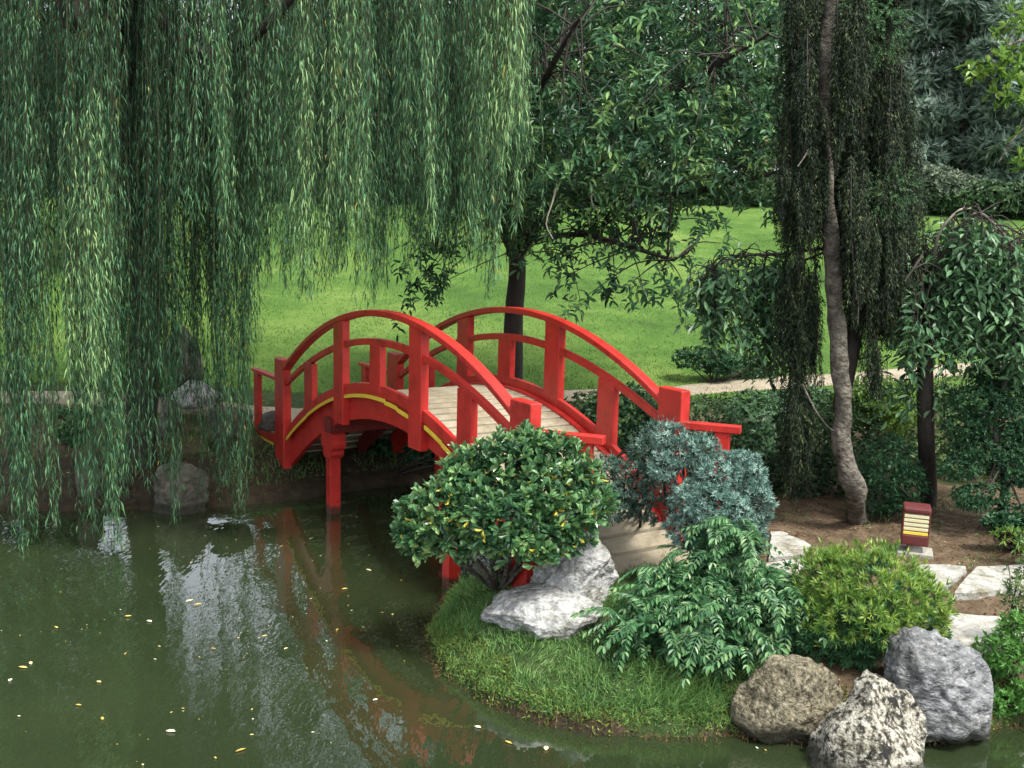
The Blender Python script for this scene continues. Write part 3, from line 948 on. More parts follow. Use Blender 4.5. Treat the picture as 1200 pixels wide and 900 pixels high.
def pinnate_shrub():
    Y = 5.55 * G
    b = ground(835, 765)
    root = thing('fern_leaved_shrub', b, 'low spreading shrub of arching fern-like leaves above the grassy bank', 'shrub')
    # four frond shapes, shared by all copies
    protos = []
    for v in range(4):
        mb = MB()
        Lr = .36
        t = np.linspace(0, 1, 9)
        pts = np.stack([t * Lr, (.02 * v - .03) * np.sin(t * 3), .10 * np.sin(t * 2.2) - .17 * t ** 2.2], -1)
        V, F = tube(pts, np.linspace(.0035, .0012, 9), 4)
        mb.add(V, F, .5)
        tt = np.linspace(.14, 1, 12)
        P0 = spline(pts, 60)
        for sgn in (-1, 1):
            P = P0[(tt * 59).astype(int)]
            T = nrm(np.gradient(P0, axis=0)[(tt * 59).astype(int)])
            side = nrm(np.cross(T, [0, 0, 1])) * sgn
            D = nrm(side + T * .65 - np.array([0, 0, .22]) + rng.normal(size=P.shape) * .1)
            leaves(mb, P, D, nrm(np.array([0, 0, 1]) + T * .2 + rng.normal(size=P.shape) * .15), (.072 - .03 * np.abs(tt - .45)) * rng.uniform(.85, 1.1, len(P)), .0235, rng.uniform(.1, 1, len(P)), 'oval', 0, .18)
        leaves(mb, P0[-1:], nrm(P0[-1:] - P0[-4:-3]), np.array([[0, 0, 1.]]), .07, .028, .7, 'oval')
        o = mb.build('frond', M['pinnate'], root, origin=(0, 0, 0))
        protos.append(o)
    C, R = lumps_world([(760, 735, 62, 40, -.1), (830, 715, 75, 52, 0), (890, 715, 62, 55, .05), (840, 680, 55, 45, .3), (790, 690, 50, 32, .2), (930, 720, 40, 45, 0), (855, 640, 42, 40, .35), (845, 750, 60, 35, -.2), (905, 690, 40, 40, .25)], Y)
    P, Nn = shell(C, R, 298, .62, .6)
    base = np.array(root.location)
    for i, (p, n) in enumerate(zip(P, Nn)):
        o = protos[i % 4]
        if i >= 4:
            o = o.copy()
            col.objects.link(o)
        o.parent = root
        d = n * np.array([1, 1, .5]) + rng.normal(size=3) * .35 + np.array([0, -.15, .15])
        az = math.atan2(d[1], d[0])
        el = math.atan2(d[2], math.hypot(d[0], d[1])) * .6
        o.location = p - base - nrm(d) * .2
        o.rotation_euler = (rng.uniform(-.4, .4), -el, az)
        s = rng.uniform(.75, 1.2)
        o.scale = (s, s, s)
    mb = MB()
    P2, N2 = shell(C, R * .86, 800, .4, .3)
    rosettes(mb, P2, N2, 7, .075, .026, 'oval', (.5, 1.5), 0, .75, upb=.1, droop=.2)
    mb.build('inner_foliage', M['pinnate'], root, 'stuff')
    mb = MB()
    stems(mb, base + [0, 0, -.03], C, .015, .005, .5)
    mb.build('stems', M['bark_dark'], root)
pinnate_shrub()

def yew():
    Y = 5.55 * G
    b = ground(1015, 740)
    root = thing('golden_yew_bush', b, 'rounded yellow-green yew bush above the shoreline boulders', 'bush')
    C, R = lumps_world([(1020, 690, 70, 52, 0), (975, 685, 48, 45, .05), (1065, 712, 48, 42, 0), (1005, 720, 62, 42, -.15), (1085, 735, 28, 28, 0), (960, 745, 40, 35, -.1), (1000, 760, 35, 22, -.2)], Y)
    P, Nn = shell(C, R, 1500, .66, .6)
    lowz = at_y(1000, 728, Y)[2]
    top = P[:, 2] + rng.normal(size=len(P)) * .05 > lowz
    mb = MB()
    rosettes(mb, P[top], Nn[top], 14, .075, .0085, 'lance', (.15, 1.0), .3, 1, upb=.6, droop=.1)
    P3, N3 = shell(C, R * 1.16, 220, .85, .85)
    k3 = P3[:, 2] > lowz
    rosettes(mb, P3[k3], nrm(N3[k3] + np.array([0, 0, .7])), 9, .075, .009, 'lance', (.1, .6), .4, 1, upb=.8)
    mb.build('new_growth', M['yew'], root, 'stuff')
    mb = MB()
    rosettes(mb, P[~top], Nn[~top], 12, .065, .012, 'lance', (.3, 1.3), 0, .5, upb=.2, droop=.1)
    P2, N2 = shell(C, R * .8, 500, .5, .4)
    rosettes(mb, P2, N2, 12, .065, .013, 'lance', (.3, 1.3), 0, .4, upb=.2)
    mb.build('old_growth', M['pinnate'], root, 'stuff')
    mb = MB()
    stems(mb, np.array(b) + [0, 0, -.03], C, .018, .005, .5)
    mb.build('stems', M['bark_dark'], root)
yew()

def needle_twigs(mb, P, D, L, nn, nl, nw, tint, mat=0, ang=.9):
    """short shoots, each a brush of needles"""
    n = len(P)
    D = nrm(D)
    ref = nrm(np.cross(D, rdir(n)))
    B = np.cross(D, ref)
    for k in range(nn):
        t = (k + .5) / nn
        th = k * 2.399 + rng.uniform(0, .5, n)
        T = ref * np.cos(th)[:, None] + B * np.sin(th)[:, None]
        a = ang * (1 - .45 * t)
        ND = D * math.cos(a) + T * math.sin(a)
        leaves(mb, P + D * (np.broadcast_to(L, (n,)) * t)[:, None], ND, D, nl * rng.uniform(.8, 1.2, n), nw, np.clip(tint + rng.uniform(-.15, .15, n), 0, 1), 'lance', mat, 0, 0)
def blue_spruce(label, b, L, Y, nt_, mat):
    root = thing('blue_spruce', b, label, 'shrub')
    C, R = lumps_world(L, Y)
    P, Nn = shell(C, R, nt_, .7, .6)
    D = nrm(Nn + np.array([0, 0, .25]) + rng.normal(size=P.shape) * .45)
    mb = MB()
    rosettes(mb, P, Nn, 15, .05, .0095, 'lance', (.15, 1.45), .15, .9, upb=.3, jit=.45, droop=0)
    mb.build('needles', mat, root, 'stuff')
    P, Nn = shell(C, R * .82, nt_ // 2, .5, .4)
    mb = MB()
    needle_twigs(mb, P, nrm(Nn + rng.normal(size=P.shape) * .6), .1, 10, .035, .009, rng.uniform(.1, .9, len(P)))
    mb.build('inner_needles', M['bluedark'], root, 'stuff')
    mb = MB()
    stems(mb, np.array(root.location) + [0, 0, -.03], np.vstack([C, P[:25]]), .022, .006, .3)
    mb.build('stems', M['bark_dark'], root)
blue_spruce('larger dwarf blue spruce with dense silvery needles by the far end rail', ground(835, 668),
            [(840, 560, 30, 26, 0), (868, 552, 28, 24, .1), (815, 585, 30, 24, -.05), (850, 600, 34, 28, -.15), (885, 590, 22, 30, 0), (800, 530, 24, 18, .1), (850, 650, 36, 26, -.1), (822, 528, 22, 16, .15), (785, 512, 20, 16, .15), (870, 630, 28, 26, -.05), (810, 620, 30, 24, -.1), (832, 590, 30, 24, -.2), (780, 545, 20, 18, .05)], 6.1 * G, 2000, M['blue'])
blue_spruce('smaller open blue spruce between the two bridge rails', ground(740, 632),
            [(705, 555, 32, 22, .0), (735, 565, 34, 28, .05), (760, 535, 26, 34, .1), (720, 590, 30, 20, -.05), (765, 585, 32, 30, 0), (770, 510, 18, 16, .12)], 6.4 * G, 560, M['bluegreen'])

def pruned_conifer():
    Y = 7.55 * G
    b = ground(1172, 618)
    root = thing('pruned_conifer', b, 'dark green cloud-pruned conifer at the right edge with layered pads', 'conifer')
    L = [(1150, 470, 42, 18), (1180, 495, 50, 20, .1), (1130, 500, 28, 14), (1155, 530, 45, 18), (1125, 550, 26, 13, -.1), (1190, 550, 34, 20), (1150, 580, 36, 13, -.15),
         (1195, 460, 45, 24, .3), (1200, 605, 42, 14, -.2), (1165, 440, 30, 16, .3), (1215, 520, 40, 30, .2), (1140, 588, 22, 10, -.3)]
    C, R = lumps_world(L, Y, .8)
    P, Nn = shell(C, R, 3600, .6, .5)
    mb = MB()
    rosettes(mb, P, Nn, 7, .05, .02, 'lance', (.4, 1.3), .1, .95, upb=.5)
    mb.build('foliage', M['hinoki'], root, 'stuff')
    V, F = tube(spline([b, at_y(1178, 560, Y), at_y(1165, 500, Y), at_y(1180, 440, Y)], 14), np.linspace(.06, .02, 14), 8, 3, .15)
    mb = MB()
    mb.add(V, F, smooth=True)
    mb.build('trunk', M['bark_dark'], root)
    for c in C:
        mb = MB()
        stems(mb, at_y(1172, 530, Y), [c], .018, .008, .2)
        mb.build('limb', M['bark_dark'], root)
pruned_conifer()

def small_shrub(name, label, base_px, L, Y, n, mat, nl, ll, lw, shape='oval', cat='shrub', spread=(.4, 1.4), inner=.55, upb=.4, group=None, droop=.15, dscale=.9):
    b = ground(*base_px)
    root = thing(name, b, label, cat, group)
    C, R = lumps_world(L, Y, dscale)
    P, Nn = shell(C, R, n, inner, .55)
    mb = MB()
    rosettes(mb, P, Nn, nl, ll, lw, shape, spread, 0, 1, upb=upb, droop=droop)
    mb.build('foliage', mat, root, 'stuff')
    mb = MB()
    stems(mb, np.array(b) + [0, 0, -.03], np.vstack([C, P[:12]]), .014, .004, .4)
    mb.build('stems', M['bark_dark'], root)
    return root
small_shrub('pale_leaved_hedge', 'loose hedge of small pale leaves behind the dark tree trunk', (1110, 520), [(1080, 490, 60, 50), (1150, 480, 70, 55, .4), (1210, 470, 60, 60), (1030, 500, 40, 45), (1120, 530, 60, 40, -.4), (1180, 540, 50, 40, -.3), (1050, 540, 50, 35, -.5)], 9.4 * G, 3000, M['speckle'], 6, .055, .022)
small_shrub('leafy_shrub', 'mid green shrub between the leaning trunk and the drooping conifer tail', (960, 560), [(960, 520, 40, 50), (1000, 490, 35, 40, .5), (985, 555, 30, 35, -.3), (935, 560, 35, 40, -.2)], 8.6 * G, 1000, M['ground_leaf'], 6, .06, .026)
small_shrub('low_groundcover', 'dark low groundcover shrub filling the bank right of the far rail', (850, 540), [(760, 485, 50, 30), (820, 490, 60, 28, .3), (880, 480, 60, 24, .8), (930, 478, 50, 22, .8), (880, 515, 55, 35), (920, 540, 40, 35, -.3), (720, 500, 40, 35, 0), (690, 480, 32, 25, .5), (900, 575, 40, 35, -.8)], 9.2 * G, 2600, M['ground_leaf'], 6, .05, .02)
small_shrub('broad_leaved_shrub', 'mid green shrub of broad leaves right behind the far railing', (735, 520), [(715, 492, 34, 34), (750, 478, 36, 28, .3), (775, 500, 30, 26), (735, 520, 40, 24, -.1)], 8.9 * G, 700, M['cherry'], 6, .085, .04)
small_shrub('arching_shrub', 'fresh green shrub with narrow arching leaves left of the leaning trunk', (905, 535), [(890, 490, 42, 32), (930, 482, 34, 30, .3), (905, 522, 46, 26, -.2), (955, 478, 28, 26, .4)], 8.9 * G, 800, M['weeping'], 7, .10, .026, 'lance', droop=.3)
small_shrub('fresh_fern', 'light green ferny plant in the gap between the two dark trunks', (1035, 500), [(1030, 470, 34, 30), (1058, 480, 26, 34), (1000, 470, 24, 30)], 9.0 * G, 500, M['maple'], 7, .09, .022, 'lance', droop=.3)
small_shrub('channel_shrub', 'dark shrub on the bank behind the bridge, seen under the arch', (480, 540), [(470, 545, 40, 22), (520, 540, 40, 25), (560, 535, 40, 25)], 10.7 * G, 500, M['ground_leaf'], 6, .06, .024)
small_shrub('bank_bush', 'dense dark bush closing the channel behind the bridge, under the deck', (455, 556), [(400, 520, 40, 30, .2), (445, 515, 45, 36), (495, 520, 45, 36), (540, 525, 45, 40, -.3), (585, 520, 40, 40, -.6), (470, 545, 60, 20, -.2)], 10.75 * G, 2600, M['hinoki'], 6, .075, .032)
small_shrub('round_dark_shrub', 'small dark spreading shrub on the lawn beyond the sandy path', (835, 448), [(815, 420, 26, 12), (845, 425, 22, 14), (880, 432, 25, 10, .3)], 12.9 * G, 400, M['hinoki'], 6, .09, .035)
small_shrub('drooping_juniper', 'small drooping juniper beside the foot of the leaning trunk', (1040, 600), [(1040, 545, 38, 38), (1030, 575, 34, 28), (1062, 570, 26, 34)], 7.7 * G, 900, M['hinoki'], 8, .07, .014, 'lance', upb=-.8)
small_shrub('feathery_plant', 'bright green feathery plant at the right edge beside the flagstones', (1178, 795), [(1172, 765, 32, 22), (1195, 745, 30, 30), (1160, 780, 20, 14)], 5.4 * G, 260, M['fern'], 7, .07, .018, 'lance', 'plant')
small_shrub('bank_plant', 'low leafy plants hanging over the bank right of the grey boulder', (1185, 822), [(1175, 822, 26, 14), (1205, 815, 26, 18), (1160, 828, 14, 9)], 5.28 * G, 260, M['fern'], 6, .05, .02, 'oval', 'plant', upb=.1)
small_shrub('twiggy_plant', 'thin leafy stems standing at the right edge by the flagstones', (1190, 745), [(1188, 700, 16, 45), (1200, 690, 14, 50)], 5.55 * G, 130, M['speckle'], 4, .05, .014, 'lance', 'plant')
small_shrub('yellow_tipped_plant', 'low plant with yellow leaf tips at the right edge behind the path', (1190, 640), [(1185, 630, 22, 10), (1205, 636, 20, 12)], 6.7 * G, 50, M['yew'], 6, .08, .02, 'lance', 'plant')
small_shrub('dark_low_plant', 'dark rounded leaves trailing on the soil below the pruned conifer', (1165, 622), [(1180, 612, 30, 10), (1215, 620, 30, 12)], 7.0 * G, 260, M['hinoki'], 7, .05, .026, 'oval', 'plant')
small_shrub('bank_shrub', 'small leafy shrub on the far bank between two willow curtains', (80, 515), [(80, 498, 22, 20), (92, 510, 14, 14)], 10.0 * G, 200, M['pinnate'], 6, .08, .035)
small_shrub('yellow_shrub', 'tiny yellow-green shrub beside the standing rock', (190, 462), [(190, 444, 13, 12)], 11.0 * G, 120, M['yew'], 6, .07, .03)
# pink flowers beside the standing rock
def flowers(name, label, base_px, px, py, rx, ry, Y, n):
    b = ground(*base_px)
    root = thing(name, b, label, 'flowers')
    C, R = lumps_world([(px, py, rx, ry)], Y)
    P, Nn = shell(C, R, n, .5, .2)
    mb = MB()
    rosettes(mb, P, Nn, 5, .07, .05, 'oval', (.9, 1.3), 0, 1)
    mb.build('blossom', M['petal'], root, 'stuff')
    P, Nn = shell(C, R * .9, n * 3, .3, .2)
    mb = MB()
    rosettes(mb, P, Nn, 5, .12, .04, 'oval', (.4, 1.4))
    stems(mb, np.array(b), P[:14], .008, .003)
    mb.build('foliage', M['ground_leaf'], root, 'stuff')
flowers('pink_flowers', 'pink flowers growing beside the rocks behind the willow', (187, 450), 187, 430, 9, 9, 11.3 * G, 22)

# ------------------------------------------------------------------ trees
def limb_tube(root, pts, r0, r1, mat, name='limb', sides=8, n=20, seed=2, rough=.12):
    mb = MB()
    Q = spline(pts, n)
    V, F = tube(Q, np.linspace(r0, r1, n), sides, seed, rough)
    mb.add(V, F, smooth=True)
    mb.build(name, mat, root)
    return Q
def twigs_to(mb, limbs, ends, r=.012, sag=.0):
    A = np.vstack(limbs)
    for e in ends:
        dd = np.linalg.norm((A - e) * [1, 1, 1.3], axis=1)
        a = A[rng.choice(np.nonzero(dd < dd.min() * 1.5 + .05)[0])]
        m = (a + e) / 2 + np.array([0, 0, .12 * np.linalg.norm(e - a)]) + rng.normal(size=3) * .06
        V, F = tube(spline([a, m, e], 7), np.linspace(r, r * .35, 7), 4)
        mb.add(V, F, smooth=True)

def cherry_tree():
    Y = 10.9 * G
    b = np.array(ground(604, 462))
    b = np.array([at_y(603, 430, Y)[0], Y, h1(at_y(603, 430, Y)[0], Y)])
    root = thing('cherry_tree', b, 'broad dark-trunked cherry tree behind the bridge with a spreading leafy crown', 'tree')
    mk = lambda px, py, dy=0: at_y(px, py, Y + dy)
    limbs = []
    limb_tube(root, [b - [0, 0, .1], b + [0, 0, .25], mk(602, 380), mk(606, 320), mk(604, 285)], .165, .12, M['bark_dark'], 'trunk', 12, 18)
    for pts, r in (([(604, 300), (585, 255, -.3), (540, 190, -.8), (490, 130, -1.5)], .1),
                   ([(606, 300), (650, 245, -.5), (740, 235, -1.2), (830, 222, -1.8), (915, 200, -2.2)], .09),
                   ([(605, 295), (640, 200, .3), (720, 90, 1.0), (800, -20, 1.8)], .11),
                   ([(603, 300), (600, 180, .2), (620, 40, .5), (650, -120, 1)], .12),
                   ([(650, 250, -.3), (720, 170, -1.2), (820, 90, -2.2), (900, 40, -2.8)], .07),
                   ([(604, 300), (560, 220, 1.2), (500, 120, 2.2)], .08),
                   ([(620, 280, 0), (680, 275, -1.4), (740, 290, -2.4), (790, 305, -3.0)], .045),
                   ([(600, 230, 0), (610, 160, -1.2), (640, 90, -2.6), (680, 20, -3.4)], .07)):
        limbs.append(limb_tube(root, [mk(*p) for p in pts], r, .02, M['bark_dark'], seed=int(r * 1000)))
    for pts in ([(652, 215, -3.2), (648, 235, -3.2), (640, 262, -3.3), (648, 280, -3.3)], [(693, 225, -3.1), (694, 238, -3.1), (703, 248, -3.1)]):
        limb_tube(root, [mk(*p) for p in pts], .012, .006, M['bark_pale'], 'bare_twig', 5, 10)
    L = [(700, 120, 190, 150, -1.2), (580, 120, 110, 150, -.6), (820, 110, 110, 110, -1.8), (660, 245, 90, 55, -1.6), (520, 230, 55, 70, -.8), (760, 250, 90, 35, -2.0), (860, 180, 70, 60, -2.2),
         (700, -60, 240, 130, -.5), (880, 40, 75, 110, -1.8), (905, 150, 35, 50, -2.0), (600, 30, 130, 120, 1.0), (760, 60, 160, 150, 1.4), (640, 170, 110, 90, -2.6), (760, 160, 100, 90, -3.0), (505, 295, 32, 40, -1.0), (590, 250, 50, 45, -.9)]
    C, R = lumps_world(L, Y, 1.0)
    P, Nn = shell(C, R, 3900, .35, .35)
    # loose low sprays that hang in front of the lawn
    low = np.array([mk(*p) for p in [(680, 352, -2.5), (690, 345, -2.5), (742, 330, -2.8), (720, 318, -2.6), (700, 300, -2.4), (770, 312, -2.9), (790, 300, -3), (820, 270, -2.8), (850, 262, -2.6), (845, 285, -2.7),
                                     (660, 325, -2.3), (640, 305, -2.2), (755, 345, -2.9), (780, 335, -3), (730, 290, -2.6), (800, 330, -2.9), (870, 240, -2.5), (650, 300, -2.2), (810, 290, -2.9), (720, 340, -2.6),
                                     (470, 310, -1.2), (500, 340, -1.2), (490, 330, -1), (520, 330, -1), (480, 345, -1.1), (510, 350, -1.0)]])
    mb = MB()
    twigs_to(mb, limbs, np.vstack([P[rng.choice(len(P), 420)], low]), .013)
    mb.build('twigs', M['bark_dark'], root, 'stuff')
    mb = MB()
    allP = np.vstack([P, low, low + rng.normal(size=low.shape) * .13, low + rng.normal(size=low.shape) * .13])
    allN = nrm(np.vstack([Nn, np.tile([[0, -.3, -.2]], (3 * len(low), 1))]))
    nn = len(allP)
    A = nrm(allN * [1, 1, .3] * .7 + np.array([0, 0, .75]) + rng.normal(size=(nn, 3)) * .35)
    ref = nrm(np.cross(A, rdir(nn)))
    B = np.cross(A, ref)
    base = rng.uniform(0, 1, nn) ** 1.3
    for k in range(8):
        th = k * 2.399 + rng.uniform(-.3, .3, nn)
        T = ref * np.cos(th)[:, None] + B * np.sin(th)[:, None]
        el = rng.uniform(1.0, 1.9, nn)
        D = nrm(A * np.cos(el)[:, None] + T * np.sin(el)[:, None] + np.array([0, 0, -.28]))
        leaves(mb, allP + A * rng.uniform(-.22, .03, nn)[:, None] + rng.normal(size=(nn, 3)) * .02, D, nrm(A * 1.2 + T * .5), rng.uniform(.085, .16, nn), rng.uniform(.032, .047, nn), np.clip(base + rng.uniform(-.2, .2, nn), 0, 1), 'oval', 0, .3)
    mb.build('crown', M['cherry'], root, 'stuff')
cherry_tree()

def weeping_conifer():
    Y = 7.4 * G
    b = np.array(ground(1004, 612))
    root = thing('weeping_conifer', b, 'shaggy weeping conifer with a crooked pale trunk and dark hanging branches', 'tree')
    mk = lambda px, py, dy=0: at_y(px, py, Y + dy)
    tr = limb_tube(root, [b - [0, 0, .1], b, mk(1003, 575), mk(990, 545), mk(984, 515), mk(987, 480), mk(984, 420), mk(978, 340), mk(972, 260), mk(966, 170), mk(966, 80), mk(976, 0), mk(980, -90), mk(985, -200)],
                   .105, .055, M['bark_grey'], 'trunk', 18, 80, 5, .38)
    limb_tube(root, [mk(985, 480, .2), mk(1010, 330, .5), mk(1020, 200, .6), mk(1012, 60, .5), mk(1005, -120, .4)], .09, .09, M['bark_dark'], 'limb', 9, 24)
    for pts in ([(980, 295, 0), (994, 287, -.15), (1004, 300, -.22), (1003, 330, -.25), (1006, 352, -.25), (1005, 380, -.22)], [(940, 450, -.1), (955, 480, -.15), (970, 500, -.1), (980, 506, 0)], [(962, 150, 0), (945, 180, -.3), (935, 195, -.35)]):
        limb_tube(root, [mk(*p) for p in pts], .012, .005, M['bark_grey'], 'bare_branch', 6, 14)
    # hanging branches: (px, top, bottom, half width px, dY)
    H = []
    r = np.random.default_rng(11)
    def fill(x0, x1, t0, t1, b0, b1, n, dy0, dy1, wd=(6, 12)):
        for _ in range(n):
            H.append((r.uniform(x0, x1), r.uniform(t0, t1), r.uniform(b0, b1), r.uniform(*wd), r.uniform(dy0, dy1)))
    fill(935, 1040, -60, 60, 110, 250, 34, .0, .7, (9, 17))
    fill(930, 1040, 60, 180, 200, 320, 26, .05, .7, (9, 17))
    fill(1035, 1062, -80, -20, 20, 90, 5, -.1, .4, (6, 12))
    fill(918, 940, -80, 0, 60, 130, 5, -.1, .4, (6, 10))
    fill(920, 965, 90, 200, 230, 330, 18, -.25, .5, (9, 15))
    fill(912, 945, 150, 210, 250, 300, 9, -.2, .3)
    fill(990, 1060, 60, 200, 260, 400, 34, -.1, .7, (11, 18))
    fill(1000, 1068, 190, 260, 330, 400, 26, -.2, .6, (10, 16))
    fill(1000, 1060, 240, 330, 380, 440, 14, .0, .6)
    fill(920, 960, 280, 340, 400, 470, 12, .1, .5, (7, 12))
    fill(925, 950, 400, 470, 530, 600, 9, .1, .4, (5, 9))
    fill(1015, 1032, 390, 420, 450, 480, 4, 0, .3, (4, 6))
    fill(980, 1015, -60, 20, 90, 170, 6, -.4, -.25, (5, 8))
    fill(940, 962, 20, 110, 150, 240, 5, -.35, -.2, (4, 7))
    fill(968, 985, 90, 120, 170, 215, 3, -.35, -.2, (3, 5))
    fill(990, 1020, 180, 260, 300, 380, 5, -.35, -.2, (5, 8))
    for (px, t, bt, wd, dy) in H:
        y = Y + dy
        s = y / FPX
        A, Bp = at_y(px, t, y), at_y(px + r.uniform(-7, 7), bt, y)
        Ln = np.linalg.norm(A - Bp)
        mb = MB()
        nc = int(4 + wd * .55)
        for c in range(nc):                       # separate cords of short shoots, with gaps between them
            off = np.append(r.normal(size=2), 0) * wd * s * .55
            t0 = r.uniform(0, .35) if c else 0
            t1 = r.uniform(.6, 1.0) if c else 1
            a0, a1 = A + (Bp - A) * t0 + off * .4, A + (Bp - A) * t1 + off
            L_ = np.linalg.norm(a1 - a0)
            n = int(L_ * 255) + 8
            tt = r.uniform(0, 1, n)
            ang = r.uniform(0, 6.283, n)
            thick = .012 + .03 * np.abs(np.sin(tt * L_ * r.uniform(6, 11) + r.uniform(0, 6)))
            O = np.stack([np.cos(ang), np.sin(ang), 0 * ang], -1)
            bow = np.array([r.normal() * .05, r.normal() * .05, 0]) * np.sin(tt * 3.14)[:, None]
            P = a0 + (a1 - a0) * tt[:, None] + bow + O * (thick * r.uniform(0, 1, n))[:, None]
            D = nrm(O * .6 + np.array([0, 0, -1.0]) + r.normal(size=(n, 3)) * .35)
            leaves(mb, P, D, nrm(O + r.normal(size=(n, 3)) * .4), r.uniform(.025, .055, n), r.uniform(.008, .013, n), np.clip(r.uniform(0, 1, n) ** 1.5 * .8 + thick * 5 - .1 + r.normal() * .1, 0, 1), 'blade', 0, .1)
        V, F = tube(spline([A, (A + Bp) / 2 + r.normal(size=3) * .02, Bp], 8), np.linspace(.009, .003, 8), 4)
        mb.add(V, F, .2, 1)
        mb.build('hanging_branch', [M['conifer'], M['bark_dark']], root)
    C, R = lumps_world([(1020, 90, 36, 120, .25), (1026, 250, 36, 100, .3), (945, 110, 22, 130, .2), (942, 240, 22, 70, .2), (985, 60, 30, 100, .35), (1035, 340, 28, 60, .25), (938, 370, 16, 60, .35), (938, 510, 15, 60, .3)], Y, 1.1)
    P, Nn = shell(C, R, 2600, .5, .3)
    mb = MB()
    needle_twigs(mb, P, nrm(Nn * [1, 1, .2] + np.array([0, 0, -.9]) + rng.normal(size=P.shape) * .4), .16, 12, .045, .011, rng.uniform(0, .9, len(P)))
    mb.build('inner_foliage', M['conifer'], root, 'stuff')
    C, R = lumps_world([(1035, 30, 28, 40, -.2), (1045, 225, 25, 25, -.2), (1010, 10, 20, 20, -.25)], Y)
    P, Nn = shell(C, R, 260, .4, .3)
    mb = MB()
    needle_twigs(mb, P, nrm(Nn + np.array([0, 0, -.4]) + rng.normal(size=P.shape) * .4), .12, 14, .035, .008, rng.uniform(.1, 1, len(P)))
    mb.build('fresh_sprays', M['conifer_new'], root, 'stuff')
    # peeled wound on the trunk
weeping_conifer()

def weeping_cherry():
    Y = 7.75 * G
    b = np.array(ground(1087, 594))
    root = thing('weeping_cherry', b, 'weeping cherry with straight dark trunk and drooping leafy umbrella crown', 'tree')
    mk = lambda px, py, dy=0: at_y(px, py, Y + dy)
    limb_tube(root, [b - [0, 0, .1], b + [0, 0, .1], mk(1085, 500), mk(1084, 420), mk(1086, 350), mk(1092, 310)], .1, .075, M['bark_dark'], 'trunk', 12, 24, 8, .1)
    limbs = []
    for pts, r0, m in (([(1088, 335), (1040, 300, .3), (980, 290, .5), (920, 297, .4), (860, 302, .2), (818, 330, 0)], .035, 'bark_grey'),
                       ([(1090, 330), (1110, 290, -.2), (1140, 252, -.3), (1165, 262, -.4), (1195, 300, -.4)], .03, 'bark_grey'),
                       ([(1092, 320), (1100, 275, -.3), (1122, 248, -.4), (1138, 244, -.4)], .02, 'bark_pale'),
                       ([(1090, 345), (1130, 330, -.1), (1150, 300, -.1), (1180, 285, 0), (1230, 285, 0)], .05, 'bark_dark'),
                       ([(1088, 345), (1070, 310, -.3), (1080, 300, -.6), (1060, 330, -.8)], .025, 'bark_dark'),
                       ([(1090, 345), (1120, 310, .6), (1160, 300, 1.2), (1210, 330, 1.6)], .04, 'bark_dark'),
                       ([(980, 290, .5), (930, 310, .8), (880, 330, .9), (850, 360, .8)], .018, 'bark_grey')):
        limbs.append(limb_tube(root, [mk(*p) for p in pts], r0, .008, M[m], 'limb', 7, 22, 4))
    # drooping leafy strands: (px0, px1, top0, top1, bottom0, bottom1, count, dY0, dY1)
    S = []
    def fill(x0, x1, t0, t1, b0, b1, n, d0, d1):
        for _ in range(n):
            S.append((rng.uniform(x0, x1), rng.uniform(t0, t1), rng.uniform(b0, b1), rng.uniform(d0, d1)))
    fill(808, 845, 315, 335, 345, 390, 14, -.1, .4)
    fill(830, 890, 302, 318, 360, 425, 26, -.2, .6)
    fill(880, 930, 298, 320, 370, 430, 22, -.1, .7)
    fill(870, 930, 350, 380, 420, 445, 12, 0, .5)
    fill(1060, 1115, 275, 330, 330, 420, 40, -.5, .4)
    fill(1100, 1165, 250, 290, 300, 410, 60, -.6, .4)
    fill(1150, 1230, 265, 320, 340, 440, 60, -.6, .6)
    fill(1060, 1100, 340, 380, 400, 440, 14, -.6, .2)
    fill(1105, 1220, 330, 370, 400, 450, 50, -.5, .8)
    fill(1035, 1075, 400, 440, 470, 490, 5, -.3, .2)
    fill(1095, 1110, 430, 450, 470, 490, 3, -.3, .0)
    mb, tw = MB(), MB()
    for (px, t, bt, dy) in S:
        A, Bp = mk(px, t, dy), mk(px + rng.uniform(-10, 10), bt, dy)
        Ln = np.linalg.norm(A - Bp)
        n = max(5, int(Ln / .024))
        tt = np.linspace(.05, 1, n)
        P = A + (Bp - A) * tt[:, None]
        O = nrm(rng.normal(size=(n, 3)) * [1, 1, .2])
        D = nrm(O * 1.0 + np.array([0, 0, -.6]) + rng.normal(size=(n, 3)) * .3)
        P = P + rng.normal(size=(n, 3)) * .05
        leaves(mb, P + O * .02, D, nrm(O * .6 + np.array([0, 0, .6]) + rng.normal(size=(n, 3)) * .25), rng.uniform(.09, .15, n), rng.uniform(.036, .052, n), rng.uniform(0, 1, n), 'oval', 0, .15)
        V, F = tube(np.linspace(A, Bp, 5), np.linspace(.005, .002, 5), 4)
        tw.add(V, F)
    twigs_to(tw, limbs, [mk(s[0], s[1], s[3]) for s in S], .008)
    mb.build('crown', M['weeping'], root, 'stuff')
    tw.build('twigs', M['bark_dark'], root, 'stuff')
weeping_cherry()

